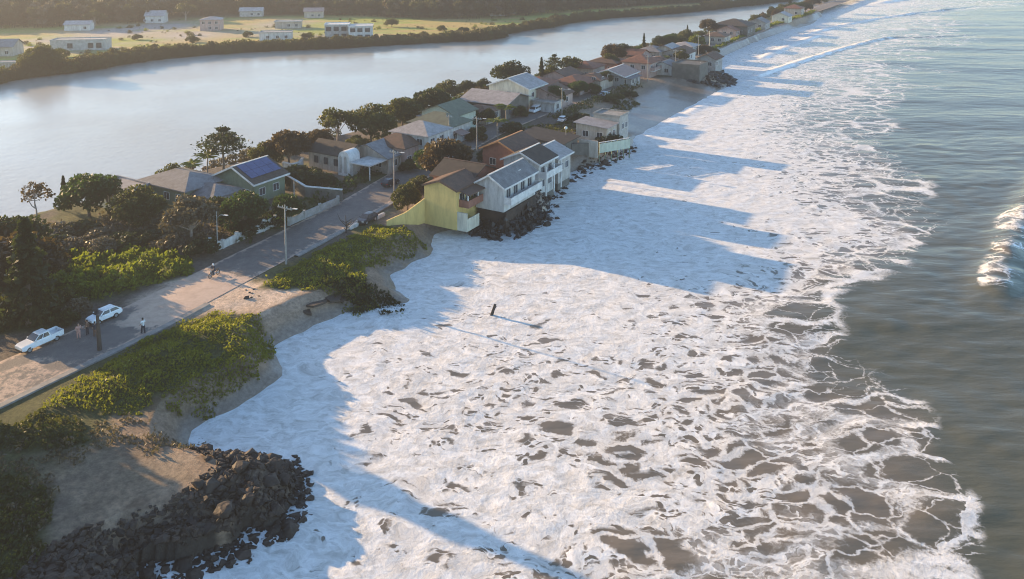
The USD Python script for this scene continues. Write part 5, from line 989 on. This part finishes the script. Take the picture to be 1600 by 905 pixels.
for px, py, k, h, wd, lab in ((735, 200, 'round_green', 4.4, .8, 'green tree beside the grey pole and the mossy roof'), (720, 214, 'bush', 2.4, 1.2, 'olive bush in the front yard of the mossy-roofed house'), (762, 196, 'round_dark', 4.0, .8, 'dark tree in front of the low beige brown-roofed house'), (808, 182, 'bush', 2.4, 1.3, 'olive bush left of the parked pale van'),
    (700, 160, 'round_olive', 6.0, 1.0, 'olive tree right of the dark green tree at the river'), (730, 152, 'round_dark', 5.0, .9, 'dark tree behind the left end of the broad pale roof'), (560, 236, 'bush', 2.8, 1.2, 'olive bush behind the white stair tower'), (500, 240, 'round_brown', 4.6, .9, 'brownish tree left of the thin see-through tree'),
    (415, 262, 'round_olive', 4.6, .9, 'olive tree left of the reddish-brown spreading tree'), (270, 300, 'round_olive', 4.6, .8, 'olive tree at the river behind the wide low house'), (656, 300, 'bush', 2.4, 1.3, 'olive bush at the foot of the tree pair'), (760, 250, 'bush_dark', 2.0, 1.2, 'dark bush between the pale pole and the orange-edged roof')):
    tree(px, py, k, h, lab, wd)
# left: the pine, the dark mass, the scrub
tree(46, 508, 'tall', 12.0, 'tall thin dark pine at the left edge above the parked pickup', 1.15)
tree(30, 478, 'round_brown', 8.0, 'dark brown tree left of the tall thin pine at the edge', 0.95)
tree(10, 425, 'round_dark', 7.4, 'dark tree cut by the left edge of the picture', 1.0)
tree(-45, 440, 'round_brown', 7.6, 'brown tree just outside the left edge', 1.0)
for (px, py, k, h, wd, lab) in ((85, 372, 'bush_dry', 2.04, 1.62, 'dry grey-brown scrub under the nearly bare tree'), (120, 368, 'bush_dark', 2.04, 1.75, 'dark scrub under the round green tree'), (155, 378, 'bush_dry', 1.77, 1.75, 'dry brown scrub in front of the low cream house'), (190, 384, 'bush_dark', 1.90, 1.75, 'dark scrub left of the yellowish-brown tree'),
    (232, 380, 'bush_dark', 1.77, 1.75, 'dark scrub at the foot of the yellowish-brown tree'), (265, 388, 'bush_dry', 1.90, 1.50, 'dry brown scrub between yellowish-brown tree and dry pale tree'), (70, 395, 'bush_dark', 2.04, 1.75, 'dark scrub right of the left-edge dark tree'), (105, 392, 'bush_dry', 1.63, 1.75, 'grey-brown scrub behind the bright green thicket'),
    (160, 396, 'bush_dry', 2.0, 1.4, 'low grey-brown scrub on top of the bright green thicket'), (318, 396, 'bush_dark', 2.2, 1.2, 'dark bush at the left end of the broken white wall'), (385, 366, 'bush_dark', 2.2, 1.3, 'dark bush behind the broken white wall'), (420, 352, 'bush_dark', 2.0, 1.2, 'dark bush at the right end of the broken white wall'),
    (20, 455, 'bush_bright', 1.7, 1.3, 'bright green shrub below the left-edge dark tree'), (62, 468, 'bush_bright', 1.6, 1.2, 'bright green shrub left of the tall thin pine'), (18, 500, 'bush', 2.4, 1.2, 'olive shrub at the left edge above the pickup'), (90, 486, 'bush', 2.2, 1.2, 'olive shrub between tall thin pine and white car'),
    (85, 448, 'bush_bright', 1.5, 1.3, 'bright green shrub at the left end of the bright thicket'), (120, 492, 'bush_dry', 1.7, 1.1, 'dry brown mound shrub behind the small crowd'), (105, 505, 'bush', 1.4, 1.1, 'low olive shrub behind the pickup'), (40, 425, 'bush_dry', 1.77, 1.62, 'dry scrub below the left-edge dark tree')):
    tree(px, py, k, h, lab, wd)
# the row goes on to the left of the frame; its shade falls across the road, the dune and the surf
for i, (q, k, h) in enumerate((((-63, 56), 'round_brown', 11.5), ((-60, 48), 'round_dark', 10.5), ((-57, 40), 'round_brown', 9.0), ((-53, 32), 'round_dark', 9.5), ((-66, 34), 'round_dark', 11.0), ((-48, 24), 'round_dark', 8.5))):
    tree(0, 0, k, h, 'tree of the row continuing to the left outside the picture', 1.1, group='trees left outside the picture', p=np.array([q[0], q[1], 2.3]))

# ---------------------------------------------------------------- ground cover
def cover_mesh(poly, per_m2, size, seed, hmax=0.45, edge=0.7, gap=0.37):
    r = np.random.default_rng(seed); pg = Polygon(poly); x0, y0, x1, y1 = pg.bounds; n = int((x1 - x0) * (y1 - y0) * per_m2); P = np.c_[r.uniform(x0, x1, n), r.uniform(y0, y1, n)]
    clump = noise(np.c_[P * 0.75, P[:, 0] * 0], seed)
    d = shapely.distance(shapely.boundary(pg), shapely.points(P)) * np.where(shapely.contains_xy(pg, P[:, 0], P[:, 1]), 1, -1)
    ok = d + edge * 2.4 * (noise(np.c_[P * 0.9, P[:, 0] * 0], seed + 1) - 0.5) > 0.1; ok &= fbm(np.c_[P * 0.8, P[:, 0] * 0], 3, seed + 2) + 0.12 * r.random(n) > gap; P, clump = P[ok], clump[ok]
    z = land_height(P) + r.random(len(P)) * hmax * (0.25 + 1.3 * smoothstep(0.3, 0.75, clump))
    return leaves(np.c_[P, z], size, r, -0.5)
for poly, dens, sz, m, label, name, hm in (
    (DUNE1, 46, 0.2, 'leaf_dune', 'bright green creeping plants on the near dune beside the road', 'dune_plants', 0.38), (DUNE2, 38, 0.22, 'leaf_dune', 'yellow-green creeping plants on the far dune strip before the yellow house', 'dune_plants', 0.35),
    (HEDGE3, 30, 0.36, 'leaf_bright', 'bright sunlit green thicket above the sandy road', 'thicket', 0.65), (GRASS5, 30, 0.24, 'leaf_olive', 'dark green grass at the left edge below the road', 'grass', 0.4),
    (GRASS6, 40, 0.22, 'leaf_olive', 'green grass in the bottom left corner', 'grass', 0.45), (GREEN4, 14, 0.36, 'leaf_olive', 'olive undergrowth around the tall thin pine', 'undergrowth', 0.9)):
    single(name, cover_mesh(poly, dens, sz, hash(label) % 1 + len(label), hm), m, label, name.replace('_', ' '), kind='stuff')
single('dry_grass', cover_mesh(at2([(-20, 700), (60, 705), (140, 668), (330, 648), (315, 690), (250, 705), (150, 712), (90, 740), (95, 800), (60, 880), (-20, 860)], 2.2), 26, 0.2, 55, 0.3, 1.2, 0.5), 'leaf_dry', 'sparse dry grass on the bare ground behind the rock groyne', 'grass', kind='stuff')
SCRUB = at2([(0, 362), (110, 352), (180, 330), (300, 330), (400, 320), (440, 350), (330, 392), (300, 405), (225, 388), (100, 396), (60, 400), (0, 400)], 2.4)
single('scrub', cover_mesh(SCRUB, 9, 0.4, 91, 0.9), 'leaf_dry', 'dry brown ground scrub between the river and the road', 'scrub', kind='stuff')
tail = at2([(470, 452), (560, 446), (600, 452), (638, 462), (640, 470), (600, 476), (540, 470)], 1.4)
single('washed_roots', cover_mesh(tail, 45, 0.3, 93, 0.7), 'leaf_dark', 'dark tangle of washed-out plants and roots hanging over the surf', 'washed plants', kind='stuff')
# rubble between the boulders, green between the houses and along the river
def rubble(poly, n, smin, smax, seed, m, name, label):
    r = np.random.default_rng(seed); pg = poly if isinstance(poly, Polygon) else Polygon(poly); x0, y0, x1, y1 = pg.bounds; P = np.c_[r.uniform(x0, x1, n * 3), r.uniform(y0, y1, n * 3)]; P = P[shapely.contains_xy(pg, P[:, 0], P[:, 1])][:n]
    z = np.maximum(land_height(P), 0.0); vs, fs, k = [], [], 0; shapes = []
    for i in range(8):
        t = r.normal(size=(9, 3)); t /= np.linalg.norm(t, axis=1, keepdims=True); shapes.append(hull(t * r.uniform(0.75, 1.15, (9, 1)) * np.array([1.2, 0.95, 0.75])))
    for p, h in zip(P, z):
        b = shapes[r.integers(8)]; s = smin + (smax - smin) * r.random() ** 2; a = r.uniform(0, 6.28); R = np.array([[math.cos(a), -math.sin(a), 0], [math.sin(a), math.cos(a), 0], [0, 0, 1]])
        vs.append((b.vertices * s) @ R.T + np.array([p[0], p[1], h + s * 0.25])); fs.append(b.faces + k); k += len(b.vertices)
    single(name, trimesh.Trimesh(np.vstack(vs), np.vstack(fs), process=False), m, label, 'rubble', kind='stuff')
rubble(np.array(rockpoly.exterior.coords), 1900, 0.12, 0.45, 15, 'rock', 'rubble', 'broken dark stones filling the gaps of the near rock groyne')
ring = rockpoly.buffer(0.5).difference(rockpoly.buffer(-3.0)); ring = max(getattr(ring, 'geoms', [ring]), key=lambda g: g.area)
rubble(ring, 2000, 0.12, 0.42, 25, 'rock', 'rubble', 'dark stones on the flanks of the near rock groyne')
rubble(at2([(725, 358), (760, 345), (792, 345), (836, 322), (862, 300), (884, 282), (900, 268), (905, 272), (872, 300), (866, 330), (842, 350), (790, 356)], 0.4), 700, 0.15, 0.55, 16, 'rock_wet', 'rubble', 'dark wet rubble on the eroded bank below the white houses')
rubble(at2([(1060, 126), (1090, 110), (1120, 104), (1150, 122), (1150, 131), (1122, 136), (1080, 134)], 0.6), 420, 0.3, 1.1, 19, 'rock_wet', 'rubble', 'black broken rock of the small headland before the bay')
rubble(at2([(900, 262), (930, 244), (985, 228), (994, 222), (985, 238), (945, 254), (912, 268)], 0.6), 350, 0.15, 0.55, 17, 'rock', 'rubble', 'dark rubble on the bank under the green fence')
r = np.random.default_rng(61); n0 = at(787, 293, 7.6)[:2]; vs, fs, k = [], [], 0
for _ in range(420):
    side = r.random() < 0.3; v = 2.8 * r.random(); u = r.uniform(-0.5, 10.5)
    p = n0 + (E1 * (-v + 0.3) - E2 * (r.uniform(-0.5, 5.2)) if side else E1 * u + E2 * (v - 0.2)); s = r.uniform(0.15, 0.55); b = rock_mesh(200 + int(r.integers(5)), 0.8) if _ < 0 else hull(r.normal(size=(9, 3)) * 0.62)
    vs.append(b.vertices * s + np.array([p[0], p[1], max(0.0, 2.9 * (1 - v / 2.6) * r.uniform(0.2, 1.0))])); fs.append(b.faces + k); k += len(b.vertices)
single('rubble', trimesh.Trimesh(np.vstack(vs), np.vstack(fs), process=False), 'rock_wet', 'dark stones piled against the foundation of the white balcony house', 'rubble', kind='stuff')
def band_poly(line, i0, i1, o0, o1):
    t = np.gradient(line, axis=0); t /= np.linalg.norm(t, axis=1, keepdims=True); n = np.c_[-t[:, 1], t[:, 0]]; s = slice(i0, i1); return np.vstack([(line + n * o0)[s], ((line + n * o1)[s])[::-1]])
i0 = int(np.argmin(np.hypot(*(ROADLINE - at(430, 392, 2.4)[:2]).T))); i1 = int(np.argmin(np.hypot(*(ROADLINE - at(930, 141, 2.4)[:2]).T)))
single('garden_plants', cover_mesh(band_poly(ROADLINE, i0, i1, 5.2, 8.5), 10, 0.42, 98, 1.1), 'leaf_green', 'low green garden plants along the river side of the road', 'garden plants', kind='stuff')
single('garden_plants', cover_mesh(band_poly(ROADLINE, i0 + 60, i1 + 10, -9.0, -5.4), 8, 0.42, 99, 0.9), 'leaf_olive', 'low olive plants along the sea side of the road', 'garden plants', kind='stuff')
sp = np.random.default_rng(40)
spitfar = at2([(1096, 84), (1150, 58), (1215, 34), (1275, 16), (1268, 22), (1180, 50), (1125, 74)], 2.4)
single('grass', cover_mesh(spitfar, 5, 0.8, 95, 0.6), 'leaf_bright', 'green grass strip along the far sea side of the spit', 'grass', kind='stuff')
lotg = at2([(820, 200), (900, 190), (930, 175), (985, 150), (1000, 156), (960, 178), (925, 205), (850, 220)], 2.4)
single('grass', cover_mesh(lotg, 6, 0.45, 97, 0.35), 'leaf_olive', 'thin grass behind the dark-roofed low building and at the edge of the bay', 'grass', kind='stuff')

# the hedge of mangrove along the far bank and the wood behind the meadow: each one mass
def instancer(name, protos, pts, scales, label, cat):
    pi = UsdGeom.PointInstancer.Define(stage, '/World/' + name); r = np.random.default_rng(len(pts)); paths = []
    for k, (mesh_l, m) in enumerate(protos):
        q = f'/World/{name}/clump' + ('' if k == 0 else f'_{k:03d}'); usdkit.mesh(stage, q, mesh_l, M[m]); paths.append(Sdf.Path(q))
    pi.CreatePrototypesRel().SetTargets(paths); pi.CreateProtoIndicesAttr([int(i) for i in r.integers(0, len(paths), len(pts))])
    pi.CreatePositionsAttr([Gf.Vec3f(*map(float, p)) for p in pts]); pi.CreateScalesAttr([Gf.Vec3f(float(s), float(s), float(s) * float(u)) for s, u in zip(scales, r.uniform(0.85, 1.25, len(pts)))])
    pi.CreateOrientationsAttr([Gf.Quath(math.cos(a / 2), 0, 0, math.sin(a / 2)) for a in r.uniform(0, 6.28, len(pts))])
    tag(pi, label, cat, kind='stuff')
def clump_mesh(seed, H, R, n, size, nc=9, stem=False):
    r = np.random.default_rng(seed); cl = []
    for i in range(nc):
        a = i * 2.4; q = math.sqrt((i + 0.5) / nc) * 0.75 * R; cl.append((q * math.cos(a), q * math.sin(a), H * (0.72 - 0.25 * (q / R) ** 2 + r.uniform(-0.12, 0.12)), R * r.uniform(0.32, 0.5)))
        if not stem: cl.append((q * math.cos(a) * 1.1, q * math.sin(a) * 1.1, H * 0.25, R * 0.4))
    p = in_clumps(cl, n, r, 0.5); lm = leaves(p[p[:, 2] > 0], size, r)
    return cat_([lm, tube([(0, 0, -0.5), (0.1, 0, H * 0.6)], [0.2, 0.1], 5)])
line = catmull(RIVER[3:], 2.0); r = np.random.default_rng(18); t = np.gradient(line, axis=0); t /= np.linalg.norm(t, axis=1, keepdims=True); nn = np.c_[t[:, 1], -t[:, 0]]; pts, sc = [], []
for off in (0.6, 2.8):
    q = line + nn * off + r.normal(size=(len(line), 2)) * 0.9; w = noise(np.c_[line * 0.09, line[:, 0] * 0], 171 + int(off)); ok = (w > 0.36) & (r.random(len(line)) < 0.8) & (q[:, 1] > 120) & (q[:, 1] < 520)
    pts += list(np.c_[q, np.full(len(q), 0.5 + 0.4 * off)][ok]); sc += list((0.25 + 0.75 * w)[ok])
instancer('riverside_thicket', [(clump_mesh(s, 3.6, 2.0, 420, 0.4), m) for s, m in ((21, 'leaf_olive'), (22, 'leaf_green'), (23, 'leaf_brown'), (24, 'leaf_dry'))], pts, sc, 'mixed green and brown thicket along the river edge of the spit', 'thicket')
line = catmull(FARBANK, 2.2); k = np.arange(len(line)); r = np.random.default_rng(8); t = np.gradient(line, axis=0); t /= np.linalg.norm(t, axis=1, keepdims=True); nn = np.c_[-t[:, 1], t[:, 0]]
pts, sc = [], []
for row, off in enumerate((0.6, 3.4, 6.2)):
    q = line + nn * off + r.normal(size=(len(line), 2)) * 0.9; w = 0.5 + 0.7 * noise(np.c_[line * 0.045, line[:, 0] * 0], 71 + row)
    ok = (q[:, 0] > -330) & (q[:, 0] < 260) & (r.random(len(line)) < (1.0 if row < 2 else 0.6)); pts += list(np.c_[q, np.full(len(q), 0.3 + 0.35 * row)][ok]); sc += list(w[ok] * (1.1 - 0.1 * row))
instancer('mangrove', [(clump_mesh(s, 3.9, 2.7, 420, 0.6), m) for s, m in ((1, 'leaf_mangrove'), (2, 'leaf_olive'), (3, 'leaf_mangrove'))], pts, sc, 'dense brown-green mangrove hedge along the far bank of the river', 'mangrove')
edge_line = np.array([at(*p, 1.4)[:2] for p in ((-300, 52), (-100, 47), (0, 44), (90, 42), (150, 38), (215, 35), (270, 27), (380, 24), (450, 23), (560, 25), (640, 29), (720, 30), (800, 27), (860, 21), (960, 12), (1060, 6), (1140, 0), (1230, -12))])
line = catmull(edge_line, 3.5); pts, sc = [], []
for row in range(11):
    off = row * 5.2; q = line + np.array([-0.3, 0.95]) * off + r.normal(size=(len(line), 2)) * 2.0; ok = r.random(len(q)) < (0.85 if row < 5 else 0.6)
    pts += list(np.c_[q, np.full(len(q), 1.2)][ok]); sc += list((0.8 + 0.5 * noise(np.c_[q * 0.03, q[:, 0] * 0], 73))[ok] * (0.75 + 0.05 * row))
instancer('forest', [(clump_mesh(s, 13.0, 3.4, 380, 1.05, 8, s == 12), m) for s, m in ((11, 'leaf_forest'), (12, 'leaf_mangrove'), (13, 'leaf_forest'), (14, 'leaf_dry'))], pts, sc, 'hazy brown-green wood behind the meadow at the top of the picture', 'forest')
r = np.random.default_rng(33); pts, sc = [], []
while len(pts) < 420:
    p = at(r.uniform(-150, 820), r.uniform(30, 110), 1.4); d = dist_line(p[None, :2], FARBANK)[0][0]
    if d < 9 or not inside(p[None, :2], FARLAND)[0] or noise(np.array([[p[0] * 0.05, p[1] * 0.03, 2.0]]), 5)[0] < 0.5: continue
    pts.append(p + np.array([0, 0, -0.2])); sc.append(0.12 + 0.4 * r.random() ** 3)
instancer('meadow_shrubs', [(clump_mesh(s, 3.6, 3.0, 200, 0.6), m) for s, m in ((31, 'leaf_olive'), (32, 'leaf_mangrove'), (33, 'leaf_bright'))], pts, sc, 'small shrubs and tufts scattered over the meadow beyond the river', 'shrubs')
FB = lambda px, py: at(px, py, 1.4)
tree(0, 0, 'round_olive', 8.5, 'round tree on the far bank at the left behind the mangrove', 1.1, p=FB(66, 112))
for px, py, k, h, lab in ((300, 66, 'bush', 2.6, 'dark bush alone in the meadow above the hedge'), (388, 58, 'bush', 2.4, 'bush in the meadow left of the low white bungalow'), (345, 80, 'bush', 2.4, 'bush just behind the mangrove in the middle of the meadow'), (95, 90, 'bush', 3.0, 'bush right of the round far-bank tree'),
    (480, 62, 'bush', 2.8, 'bush right of the low white bungalow'), (612, 42, 'round_olive', 4.0, 'small olive tree right of the white modern house'), (690, 48, 'bush', 2.4, 'bush in the meadow before the wood'), (725, 50, 'bush_dark', 2.4, 'dark bush right of the meadow bush before the wood'),
    (215, 62, 'bush', 2.2, 'low bush in the left meadow'), (175, 92, 'bush', 2.6, 'bush behind the mangrove on the left'), (148, 42, 'loose', 8.0, 'thin pale tree before the wood on the left'), (290, 32, 'loose', 9.0, 'loose tree between white gabled house and pinkish house')):
    tree(0, 0, k, h, lab, 1.2, p=FB(px, py))

# ---------------------------------------------------------------- haze
mat('haze', {'v': ('principled_volume', {'color': (0.86, 0.88, 0.92), 'density': HAZE, 'anisotropy': 0.35})}, [], surface=None, volume='v.volume')
single('haze', box(-4200, 4200, -300, 3700, -3, 62), 'haze', 'thin pale sea haze over the whole shore', 'haze', kind='stuff')
